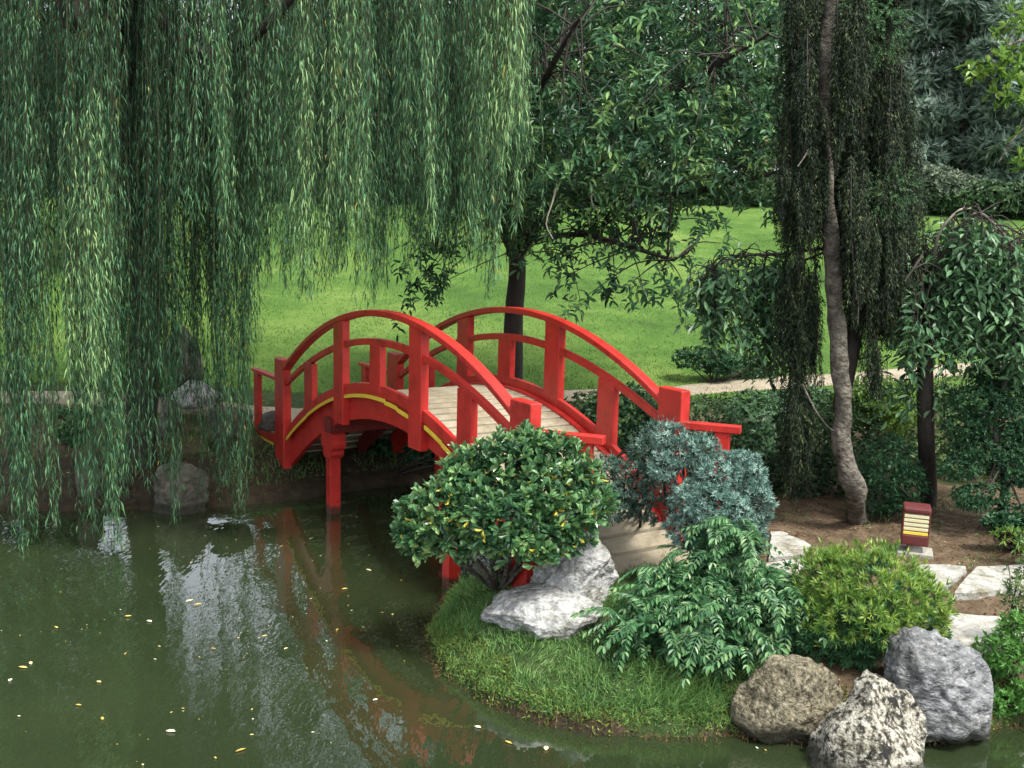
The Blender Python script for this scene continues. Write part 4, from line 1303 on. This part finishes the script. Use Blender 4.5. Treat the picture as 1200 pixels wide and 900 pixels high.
def willow():
    tx = at_y(165, 520, 9.7 * G)
    b = np.array([tx[0], tx[1], h1(tx[0], tx[1])])
    root = thing('willow_tree', b, 'large weeping willow whose long green fronds hang over the pond', 'tree')
    mk = lambda px, py, Yf: at_y(px, py, Yf * G)
    limb_tube(root, [b - [0, 0, .2], b + [0, 0, .2], mk(168, 430, 9.7), mk(172, 330, 9.6), mk(160, 200, 9.5), mk(150, 60, 9.3), mk(150, -60, 9.2)], .21, .17, M['bark_dark'], 'trunk', 14, 30, 3, .15)
    limbs = []
    for pts, r0 in (([(152, 40, 9.3), (110, -20, 8.6), (85, 30, 8.0), (60, -60, 7.5), (0, -150, 7.2)], .14),
                    ([(150, -20, 9.3), (230, 60, 8.6), (300, 40, 8.2), (380, -50, 7.8), (450, -120, 7.6)], .09),
                    ([(150, -60, 9.2), (260, -160, 8.6), (420, -180, 8.2), (560, -140, 7.9), (640, -90, 7.8)], .1),
                    ([(150, -60, 9.2), (180, -230, 9.6), (300, -260, 9.8), (500, -200, 9.8), (600, -120, 9.6)], .1),
                    ([(150, -60, 9.2), (60, -200, 9.4), (-100, -240, 9.2), (-250, -150, 9.0)], .1),
                    ([(150, -60, 9.2), (120, -220, 8.0), (160, -260, 7.0), (260, -180, 6.6)], .09)):
        limbs.append(limb_tube(root, [mk(*p) for p in pts], r0, .03, M['bark_dark'], 'limb', 9, 24, 6, .15))
    # hanging fronds: (x0, x1, bottom0, bottom1, count, near, far, leaf tint: random, plus front light and inner shade put in)
    F_ = []
    def fill(x0, x1, b0, b1, n, y0, y1, li, wd=(.07, .15), top=(-150, -60), dens=1.0):
        for k in range(n):
            x = x0 + (x1 - x0) * (k + rng.uniform(.1, .9)) / n
            F_.append((x, rng.uniform(*top), rng.uniform(b0, b1), rng.uniform(y0, y1), li + rng.uniform(-.16, .16), rng.uniform(*wd), dens))
    n_ = (.03, .06)
    fill(-30, 40, 590, 640, 4, 7.7, 8.3, .34, n_)
    fill(30, 62, 600, 645, 3, 7.7, 8.0, .42, n_)
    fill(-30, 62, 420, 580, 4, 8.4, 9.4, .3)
    fill(62, 92, 300, 400, 2, 7.9, 8.8, .35, n_)
    fill(94, 150, 600, 648, 5, 7.6, 8.0, .46, n_)
    fill(88, 125, 330, 480, 3, 7.2, 7.5, .74, (.03, .05), top=(20, 160))
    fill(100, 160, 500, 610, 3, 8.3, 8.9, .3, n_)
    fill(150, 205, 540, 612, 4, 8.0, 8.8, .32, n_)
    fill(205, 292, 560, 605, 5, 8.2, 8.9, .32, (.03, .06), dens=.7)
    fill(255, 290, 560, 600, 2, 8.0, 8.5, .4, (.03, .05))
    fill(170, 300, 300, 470, 8, 8.0, 9.4, .34, n_)
    fill(230, 275, 150, 330, 3, 7.3, 7.7, .62, n_)
    fill(288, 345, 290, 358, 5, 7.4, 8.6, .42, n_)
    fill(335, 455, 300, 358, 7, 7.4, 8.6, .44, n_)
    fill(345, 450, 200, 330, 4, 7.0, 7.5, .74, n_)
    fill(455, 540, 230, 345, 5, 7.4, 8.6, .42, n_)
    fill(470, 500, 180, 280, 2, 7.0, 7.4, .7, n_)
    fill(540, 602, 240, 330, 4, 7.2, 8.2, .55, n_)
    fill(570, 603, 130, 210, 5, 6.9, 7.4, .86, (.03, .05))  # lightest front fronds, highlight put into the leaf tint
    fill(598, 625, 150, 200, 2, 7.6, 8.4, .4, n_)
    # further in: leaf tint kept darker to stand for shade inside the crown
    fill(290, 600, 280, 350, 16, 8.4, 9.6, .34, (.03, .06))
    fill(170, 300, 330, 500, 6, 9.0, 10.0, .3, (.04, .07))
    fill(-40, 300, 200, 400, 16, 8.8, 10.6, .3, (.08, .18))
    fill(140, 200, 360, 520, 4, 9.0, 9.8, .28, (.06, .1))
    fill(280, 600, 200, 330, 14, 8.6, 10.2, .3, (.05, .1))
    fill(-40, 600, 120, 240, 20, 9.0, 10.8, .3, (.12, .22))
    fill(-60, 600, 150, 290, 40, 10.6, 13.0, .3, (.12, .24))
    r = np.random.default_rng(5)
    down = np.array([0, 0, -1.0])
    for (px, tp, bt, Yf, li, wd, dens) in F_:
        A0, B0 = mk(px, tp, Yf), mk(px, bt, Yf)
        mb = MB()
        ns = int(11 * dens) + 1
        ph = r.uniform(0, 6.28)
        for s in range(ns):
            off = np.append(r.normal(size=2) * wd * [1.15, 1.4] * (1.4 if s > 3 else .7), 0)
            Bz = B0[2] + abs(r.normal()) * .36 * (A0[2] - B0[2]) * (0.4 if s > 2 else 0)
            t0 = 0 if s < 4 else r.uniform(0, .55)            # side twigs leave the main strand part way down
            A = A0 + (B0 - A0) * t0 + off * (.5 if s < 4 else 0) + [0, 0, r.uniform(-.3, .1)]
            Bp = np.array([B0[0] + off[0] * 1.25, B0[1] + off[1], max(Bz, .03)])
            Ln = A[2] - Bp[2]
            if Ln < .5:
                continue
            n = int(Ln / .036)
            tt = (np.arange(n) + r.uniform(0, 1, n)) / n
            p1, p2, am = r.uniform(0, 6.28), r.uniform(0, 6.28), r.uniform(.015, .05)
            def path(t):
                f = 1 - np.exp(-t * Ln / .45)                 # out quickly, then straight down
                q = A + np.stack([(Bp[0] - A[0]) * f, (Bp[1] - A[1]) * f, (Bp[2] - A[2]) * t], -1)
                q[:, 0] += (.06 * np.sin(t * 3.1 + ph) + am * np.sin(t * Ln * 2.6 + p1)) * t
                q[:, 1] += (.06 * np.cos(t * 2.3 + ph) + am * np.sin(t * Ln * 2.1 + p2)) * t
                return q
            P = path(tt)
            ang = r.uniform(0, 6.283, n)
            O = np.stack([np.cos(ang), np.sin(ang), 0 * ang], -1)
            # side shoots every so often push leaves outwards
            kick = (.5 + .5 * np.sin(tt * Ln * r.uniform(3.5, 6) + r.uniform(0, 6))) ** 3 * .05
            D = nrm(down + O * r.uniform(.2, .95, n)[:, None])
            P = P + O * kick[:, None]
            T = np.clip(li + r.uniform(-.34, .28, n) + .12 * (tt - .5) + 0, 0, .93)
            T[r.uniform(0, 1, n) > .9975] = 1.1
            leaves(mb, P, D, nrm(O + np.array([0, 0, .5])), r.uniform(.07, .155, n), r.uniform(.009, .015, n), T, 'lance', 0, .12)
            k = np.linspace(0, 1, 12)
            V, Fc = tube(path(k), np.linspace(.004, .0015, 12), 3)
            mb.add(V, Fc, .5, 1)
        if mb.n:
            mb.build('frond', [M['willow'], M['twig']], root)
    # leafy dome over the limbs
    C, R = lumps_world([(60, -230, 170, 120), (300, -260, 200, 110), (520, -200, 130, 90), (150, -330, 250, 110), (-120, -220, 160, 130)], 8.6 * G, 1.2)
    P, Nn = shell(C, R, 16000, .3, .3)
    mb = MB()
    for k in range(3):
        n = len(P)
        O = rdir(n)
        leaves(mb, P + rng.normal(size=P.shape) * .12, nrm(O * .7 + np.array([0, 0, -.7])), rdir(n), rng.uniform(.1, .16, n), rng.uniform(.02, .03, n), rng.uniform(.1, .8, n), 'lance')
    mb.build('crown', M['willow'], root, 'stuff')
willow()

# ------------------------------------------------------------------ the far trees, hedges, overhanging branch
def far_tree(name, label, px, base_y, Y, lumps, mat, n, ll, lw, bark='bark_dark', nl=6, cat='tree', group=None, upb=.2, shape='lance'):
    b0 = at_y(px, base_y, Y)
    b = np.array([b0[0], b0[1], h1(b0[0], b0[1])])
    root = thing(name, b, label, cat, group)
    C, R = lumps_world(lumps, Y, 1.0)
    P, Nn = shell(C, R, n, .45, .45)
    mb = MB()
    rosettes(mb, P, Nn, nl, ll, lw, shape, (.3, 1.4), 0, 1, upb=upb)
    mb.build('crown', mat, root, 'stuff')
    top = C[np.argmax(C[:, 2])]
    q = limb_tube(root, [b - [0, 0, .2], b * .6 + top * .4, top], .012 * Y * .6, .05, M[bark], 'trunk', 8, 16, 4, .1)
    for c in C:
        k = np.argmin(np.abs(q[:, 2] - (c[2] - .3 * abs(c[0] - b[0]))))
        limb_tube(root, [q[k], (q[k] + c) / 2 + [0, 0, .2], c], .09, .03, M[bark], 'limb', 5, 6, 4, 0)
    return root
def pine_lumps(px, top, bot, half, n, seed):
    r = np.random.default_rng(seed)
    out = []
    for k in range(n):
        t = (k + .5) / n
        y = top + (bot - top) * t
        wd = half * (.25 + .75 * t)
        for s in (-1, 0, 1):
            out.append((px + s * wd * .6 + r.uniform(-8, 8), y + r.uniform(-10, 10) + abs(s) * 8, wd * r.uniform(.4, .6), (bot - top) / n * r.uniform(.42, .6), r.uniform(-1.5, 1.5)))
    return out
far_tree('pine_tree', 'blue-green pine rising behind the grey hedge at upper right', 1125, 250, 52, pine_lumps(1125, -180, 205, 95, 8, 1), M['pine'], 9360, .48, .10, nl=8, shape='blade')
far_tree('pine_tree', 'broad dark pine at the far right edge beyond the lawn', 1215, 260, 50, pine_lumps(1215, -160, 235, 90, 8, 2), M['pine'], 7560, .48, .10, nl=8, shape='blade')
far_tree('pine_tree', 'slender pine partly hidden behind the shaggy weeping conifer', 1052, 240, 55, pine_lumps(1050, -120, 180, 60, 7, 3), M['pine'], 5400, .48, .10, nl=8, shape='blade')
far_tree('pine_tree', 'tall pine in the rear row filling the gap between the nearer pines', 1165, 245, 58, pine_lumps(1165, -150, 215, 90, 8, 5), M['pine'], 6000, .36, .06, nl=9, shape='blade')
far_tree('broadleaf_tree', 'pale broadleaf tree far behind the crown, left of the weeping conifer', 895, 235, 52, [(890, 60, 75, 70), (850, 110, 60, 55), (930, 110, 60, 60), (900, -40, 85, 80), (890, 160, 70, 40), (960, 30, 60, 80)], M['far_leaf'], 4200, .4, .16)
far_tree('broadleaf_tree', 'tall broadleaf tree far behind the middle of the cherry crown', 740, 230, 55, [(740, 60, 90, 80), (690, 130, 70, 60), (800, 130, 70, 60), (740, -60, 90, 90), (760, 190, 90, 40)], M['far_leaf'], 4200, .4, .16)
far_tree('broadleaf_tree', 'broadleaf tree at the top of the lawn behind the cherry trunk', 590, 225, 56, [(590, 90, 80, 60), (540, 150, 60, 50), (640, 150, 60, 50), (600, 10, 70, 60), (590, 195, 80, 35)], M['far_leaf'], 3800, .4, .16)
far_tree('broadleaf_tree', 'distant broadleaf tree seen through the right side of the willow curtain', 420, 220, 60, [(440, 60, 55, 70), (370, 80, 45, 60), (500, 70, 60, 90), (335, 130, 40, 40), (420, 185, 100, 40)], M['far_leaf'], 3200, .4, .16)
far_tree('broadleaf_tree', 'distant broadleaf tree seen through the middle of the willow curtain', 240, 215, 60, [(295, 90, 40, 60), (170, 60, 50, 90), (250, 150, 60, 40), (300, 165, 60, 35), (240, 190, 100, 25)], M['far_leaf'], 3200, .4, .16)
far_tree('broadleaf_tree', 'distant broadleaf tree behind the left edge of the willow curtain', 40, 210, 58, [(40, 80, 90, 70), (-30, 130, 70, 50), (110, 140, 70, 45), (30, 180, 120, 35), (-120, 90, 90, 80)], M['far_leaf'], 3600, .4, .16)
far_tree('broadleaf_tree', 'tall dense broadleaf tree on the left of the lawn, nearest behind the willow', 40, 330, 26, [(60, 0, 110, 150), (-40, 60, 110, 140), (110, 120, 60, 80), (20, -220, 150, 160), (-150, -50, 140, 200), (100, -120, 80, 120), (-20, 180, 100, 60), (-60, -400, 160, 140)], M['far_leaf'], 5500, .33, .13)
far_tree('broadleaf_tree', 'loose tall tree high on the lawn behind the bridge end of the willow', 345, 240, 50, [(340, -20, 50, 90), (300, 40, 40, 60), (390, 10, 45, 80), (330, -140, 55, 70), (400, -110, 45, 60), (430, -60, 40, 60), (350, -230, 50, 60), (350, 120, 60, 60)], M['far_leaf'], 1500, .42, .17)
far_tree('broadleaf_tree', 'loose tall tree high on the lawn beside the cherry tree trunk', 470, 240, 54, [(470, -20, 55, 90), (430, 40, 40, 60), (520, 0, 50, 90), (470, -150, 60, 70), (530, -120, 50, 70), (470, 110, 60, 60)], M['far_leaf'], 1600, .42, .17)
def hedge(name, label, lumps, Y, mat, n, ll, lw):
    b0 = at_y(lumps[0][0], lumps[0][1], Y)
    b = np.array([b0[0], b0[1], h1(b0[0], b0[1])])
    root = thing(name, b, label, 'hedge')
    C, R = lumps_world(lumps, Y, 1.2)
    P, Nn = shell(C, R, n, .7, .6)
    mb = MB()
    rosettes(mb, P, Nn, 6, ll, lw * 1.15, 'lance', (.4, 1.4), 0, 1)
    mb.build('foliage', mat, root, 'stuff')
    mb = MB()
    stems(mb, b, C, .05, .02)
    mb.build('stems', M['bark_dark'], root)
hedge('grey_green_hedge', 'grey-green clipped mound of hedge at the top of the lawn', [(1085, 224, 48, 28), (1050, 228, 40, 24), (1125, 231, 45, 24)], 43, M['grey_hedge'], 3800, .22, .08)
hedge('dark_hedge', 'long dark hedge along the crest of the lawn under the pines', [(1150, 236, 60, 22), (1210, 238, 60, 24), (1275, 240, 60, 26), (1100, 237, 50, 14)], 42, M['ground_leaf'], 3600, .22, .09)
flowers('pink_flowering_shrub', 'pink flowering shrub glimpsed at the lawn crest left of the weeping conifer', (905, 232), 905, 180, 14, 22, 30 * G, 40)
far_tree('flowering_tree', 'rosy blossomed small tree glimpsed between the crown and the conifer', 870, 232, 48, [(880, 190, 30, 20), (850, 200, 30, 18)], M['far_leaf'], 500, .3, .14) if False else None

hedge('far_shrubbery', 'pale green shrubbery along the lawn crest behind the cherry crown', [(880, 225, 60, 20), (800, 222, 70, 24), (720, 222, 70, 22), (640, 220, 70, 22), (960, 232, 60, 24)], 44, M['far_leaf'], 4500, .26, .11)
hedge('crest_shrubs', 'loose dark shrubs along the lawn crest behind the willow curtain', [(40, 205, 80, 40), (140, 210, 60, 34), (220, 214, 60, 30), (300, 214, 55, 38), (370, 218, 55, 28), (440, 220, 55, 36), (520, 222, 55, 30), (590, 224, 50, 34)], 42, M['ground_leaf'], 5200, .3, .12)
def overhanging_tree():
    Y = 8.2 * G
    mk = lambda px, py, dy=0: at_y(px, py, Y + dy)
    p = mk(1330, 560, 1.5)
    b = np.array([p[0], p[1], h1(p[0], p[1])])
    root = thing('overhanging_tree', b, 'bright yellow-green leafy branch of a tree reaching in at the upper right edge', 'tree')
    limb_tube(root, [b - [0, 0, .2], mk(1325, 300, 1.4), mk(1310, 100, 1.2), mk(1300, -60, 1.0)], .14, .08, M['bark_grey'], 'trunk', 10, 20)
    limbs = []
    for pts in ([(1310, 100, 1.2), (1250, 40, .6), (1190, 50, .2), (1135, 80, 0)], [(1312, 140, 1.2), (1260, 130, .7), (1200, 150, .3), (1170, 190, .2)], [(1305, 30, 1.1), (1240, -20, .5), (1170, 0, .2)], [(1318, 220, 1.3), (1270, 170, .8), (1205, 170, .4)]):
        limbs.append(limb_tube(root, [mk(*p) for p in pts], .035, .006, M['bark_grey'], 'limb', 6, 16))
    C, R = lumps_world([(1165, 70, 35, 20), (1185, 110, 28, 28), (1150, 85, 22, 14), (1190, 30, 25, 25), (1200, 175, 16, 25), (1240, 60, 60, 60, .4), (1280, 0, 80, 70, .8), (1250, 150, 50, 50, .6)], Y, .8)
    P, Nn = shell(C, R, 420, .2, .2)
    mb = MB()
    rosettes(mb, P, Nn * [1, 1, .3], 7, .11, .04, 'oval', (.7, 1.5), 0, 1, upb=.7, droop=.3)
    mb.build('crown', M['maple'], root, 'stuff')
    mb = MB()
    twigs_to(mb, limbs, P[rng.choice(len(P), 90)], .006)
    mb.build('twigs', M['bark_grey'], root, 'stuff')
overhanging_tree()

# ------------------------------------------------------------------ grass, litter, floating leaves
def grass():
    # island bank
    n = 90000
    x = rng.uniform(-.55, 1.5, n) * G
    y = rng.uniform(4.95, 7.3, n) * G
    d = pond_dist(x, y)
    dens = fbm(np.stack([x, y, 0 * x], -1) * 2.5, 3, 9)
    bare = np.exp(-(((x / G - .62) / .17) ** 2 + ((y / G - 5.72) / .12) ** 2))
    k = (d > .015) & (d < 1.6) & (x / G + .35 * (y / G - 6) < 1.35) & (rng.uniform(0, 1, n) < .75 + .4 * dens - 1.1 * bare)
    x, y, d = x[k], y[k], d[k]
    n = len(x)
    P = np.stack([x, y, height(x, y) - .005], -1)
    lean = np.stack([fbm(P * 3, 2, 21), fbm(P * 3, 2, 22) - .3, 0 * x], -1)
    D = nrm(lean * .8 + rng.normal(size=(n, 3)) * .35 + np.array([0, 0, .75]))
    tuft = np.clip(fbm(P * 5, 2, 31) + .4, 0, 1)
    L = rng.uniform(.03, .07, n) + tuft * rng.uniform(0, .13, n) * sstep(.02, .2, d)
    mb = MB()
    leaves(mb, P, D, rdir(n), L, rng.uniform(.006, .012, n), np.clip(rng.uniform(0, 1, n) * .8 + .1, 0, 1), 'blade', 0, .45)
    tag(mb.build('grass', M['blade'], kind='stuff'), 'short lush grass covering the near bank beside the pond', 'grass')
    # yellow moss fringe by the water
    n = 120000
    x = rng.uniform(-.6, 3.4, n) * G
    y = rng.uniform(4.9, 7.0, n) * G
    d = pond_dist(x, y)
    k = (d > -.03) & (d < .08 + .16 * (1 + fbm(np.stack([x, y, 0 * x], -1) * 2, 2, 4))) & (x / G < 3.4)
    x, y = x[k], y[k]
    P = np.stack([x, y, height(x, y) - .004], -1)
    n = len(x)
    mb = MB()
    leaves(mb, P, nrm(rng.normal(size=(n, 3)) * .7 + np.array([0, 0, .8])), rdir(n), rng.uniform(.02, .05, n), rng.uniform(.007, .013, n), rng.uniform(0, 1, n), 'lance', 0, .3)
    tag(mb.build('moss', M['moss'], kind='stuff'), 'yellow-green moss fringe along the near bank edge', 'moss')
    # lawn
    n = 140000
    y = G * (11.9 + 14 * rng.uniform(0, 1, n) ** 1.7)
    x = rng.uniform(-.42, .5, n) * y * 1.15
    P = np.stack([x, y, height(x, y) - .004], -1)
    k = rng.uniform(0, 1, n) < .75 + .4 * fbm(P * 1.3, 3, 8)
    P = P[k]
    n = len(P)
    mb = MB()
    leaves(mb, P, nrm(rng.normal(size=(n, 3)) * .45 + np.array([0, 0, .8])), rdir(n), rng.uniform(.03, .07, n), rng.uniform(.008, .015, n), np.clip(.5 + .55 * fbm(P * [.35, .28, 0], 4, 61) + rng.uniform(-.35, .35, n), 0, 1), 'blade', 0, .3)
    tag(mb.build('lawn_grass', M['lawn_blade'], kind='stuff'), 'bright mown grass of the sloping lawn beyond the path', 'grass')
    # rough grass on the far bank
    n = 36000
    y = rng.uniform(9.0, 11.8, n) * G
    x = rng.uniform(-6.2, 4.5, n) * G
    d = pond_dist(x, y)
    P = np.stack([x, y, height(x, y) - .004], -1)
    k = (d > .3) & (fbm(P * .9, 3, 14) > -.05)
    P = P[k]
    n = len(P)
    mb = MB()
    leaves(mb, P, nrm(rng.normal(size=(n, 3)) * .45 + np.array([0, 0, .8])), rdir(n), rng.uniform(.05, .14, n), rng.uniform(.006, .012, n), rng.uniform(0, .9, n), 'blade', 0, .3)
    tag(mb.build('rough_grass', M['blade'], kind='stuff'), 'patchy rough grass on the far bank around the rocks', 'grass')
grass()
def litter():
    n = 6000
    x = rng.uniform(1.0, 4.5, n) * G
    y = rng.uniform(5.2, 8.6, n) * G
    d = pond_dist(x, y)
    k = (d > .2) & (x / G + .35 * (y / G - 6) > 1.25)
    x, y = x[k], y[k]
    P = np.stack([x, y, height(x, y) + .006], -1)
    n = len(P)
    a = rng.uniform(0, 6.283, n)
    D = np.stack([np.cos(a), np.sin(a), rng.uniform(-.1, .3, n)], -1)
    mb = MB()
    leaves(mb, P, D, nrm(np.array([0, 0, 1.0]) + rng.normal(size=(n, 3)) * .3), rng.uniform(.015, .05, n), rng.uniform(.008, .02, n), rng.uniform(0, 1, n) ** 1.7, 'lance', 0, .1)
    tag(mb.build('leaf_litter', M['litter'], kind='stuff'), 'dry fallen leaf litter scattered on the bare soil', 'leaves')
litter()
def edges():
    # roots and dead stems fringing the near bank
    n = 30000
    x = rng.uniform(-.6, 3.2, n) * G
    y = rng.uniform(4.8, 7.1, n) * G
    d = pond_dist(x, y)
    k = np.abs(d - .0) < .035
    x, y, d = x[k], y[k], d[k]
    n = len(x)
    gx = pond_dist(x + .03, y) - pond_dist(x - .03, y)
    gy = pond_dist(x, y + .03) - pond_dist(x, y - .03)
    O = -nrm(np.stack([gx, gy, 0 * gx], -1))
    P = np.stack([x, y, np.maximum(height(x, y), 0) + rng.uniform(.0, .05, n)], -1)
    mb = MB()
    leaves(mb, P, nrm(O * .5 + np.array([0, 0, -.5]) + rng.normal(size=(n, 3)) * .5), nrm(O + rng.normal(size=(n, 3)) * .4), rng.uniform(.03, .10, n), rng.uniform(.004, .012, n), rng.uniform(0, .5, n), 'lance', 0, .2)
    tag(mb.build('bank_roots', M['litter'], kind='stuff'), 'fine roots and dead stems hanging from the pond bank edge', 'roots')
    # dead leaves on the far bank and the lawn
    n = 7000
    y = rng.uniform(8.9, 20, n) * G
    x = rng.uniform(-.45, .45, n) * y
    d = pond_dist(x, y)
    k = (d > .05) & ((y < 11.6 * G) | (rng.uniform(0, 1, n) < .12))
    x, y = x[k], y[k]
    n = len(x)
    P = np.stack([x, y, height(x, y) + .02], -1)
    a = rng.uniform(0, 6.283, n)
    mb = MB()
    leaves(mb, P, np.stack([np.cos(a), np.sin(a), rng.uniform(-.1, .3, n)], -1), nrm(np.array([0, 0, 1.0]) + rng.normal(size=(n, 3)) * .3), rng.uniform(.03, .08, n), rng.uniform(.015, .03, n), rng.uniform(0, 1, n) ** 1.4, 'lance', 0, .1)
    tag(mb.build('dead_leaves', M['litter'], kind='stuff'), 'scattered dead leaves on the far bank and lawn', 'leaves')
    # sparse weeds between the stones and on the soil
    n = 9000
    x = rng.uniform(1.0, 4.3, n) * G
    y = rng.uniform(5.1, 8.6, n) * G
    P = np.stack([x, y, height(x, y) - .003], -1)
    k = (pond_dist(x, y) > .05) & (fbm(P * 2.2, 3, 55) > .12)
    P = P[k]
    n = len(P)
    mb = MB()
    leaves(mb, P, nrm(rng.normal(size=(n, 3)) * .6 + np.array([0, 0, .8])), rdir(n), rng.uniform(.02, .06, n), rng.uniform(.006, .012, n), rng.uniform(0, .9, n), 'lance', 0, .2)
    tag(mb.build('weeds', M['blade'], kind='stuff'), 'sparse low weeds sprouting on the soil around the flagstones', 'weeds')
edges()
def floating():
    protos = []
    for k in range(6):
        mb = MB()
        t = [.15, .35, .5, .65, .8, .95][k]
        leaves(mb, np.array([[-.5, 0, 0]]), np.array([[1., 0, 0]]), np.array([[0, 0, 1.]]), 1.0, .34 + .04 * k, t, 'oval', 0, -.06, .06)
        protos.append(mb)
    meshes = []
    cnt = 0
    big = [(222, 704), (232, 708), (27, 782), (36, 777), (12, 797), (150, 722), (147, 766), (116, 799), (92, 826), (120, 842), (175, 728), (310, 745), (335, 760), (200, 857), (282, 879), (395, 738), (404, 690), (432, 668),
           (640, 877), (560, 852), (596, 870), (460, 720), (470, 680), (440, 820), (860, 866), (1150, 858), (1190, 858), (330, 640), (66, 735), (250, 760)]
    def put(px, py, L, label, group):
        nonlocal cnt
        c = at_z(px, py, .008)
        if pond_dist(np.array([c[0]]), np.array([c[1]]))[0] > -.08:
            return
        k = int(rng.integers(0, 6))
        if len(meshes) <= k or meshes[k] is None:
            while len(meshes) <= k:
                meshes.append(None)
            o = protos[k].build('floating_leaf', M['fallen'])
            meshes[k] = o.data
        else:
            o = bpy.data.objects.new('floating_leaf', meshes[k])
            col.objects.link(o)
        o.location = c
        o.rotation_euler = (rng.uniform(-.06, .06), rng.uniform(-.06, .06), rng.uniform(0, 6.28))
        o.scale = (L, L, L)
        tag(o, label, 'leaf', group)
        cnt += 1
    for px, py in big:
        put(px, py, rng.uniform(.045, .085), 'larger curled yellow leaf floating on the green pond water', 'large leaves afloat on the pond')
    for _ in range(330):
        px, py = rng.uniform(0, 900), 600 + 300 * rng.uniform(0, 1) ** 1.2
        if vnoise(np.array([[px / 70, py / 45, 0]]), 77)[0] < rng.uniform(-.5, .35):
            continue
        put(px, py, rng.uniform(.012, .034), 'tiny pale leaf fleck floating on the pond water', 'small leaf flecks on the pond')
floating()
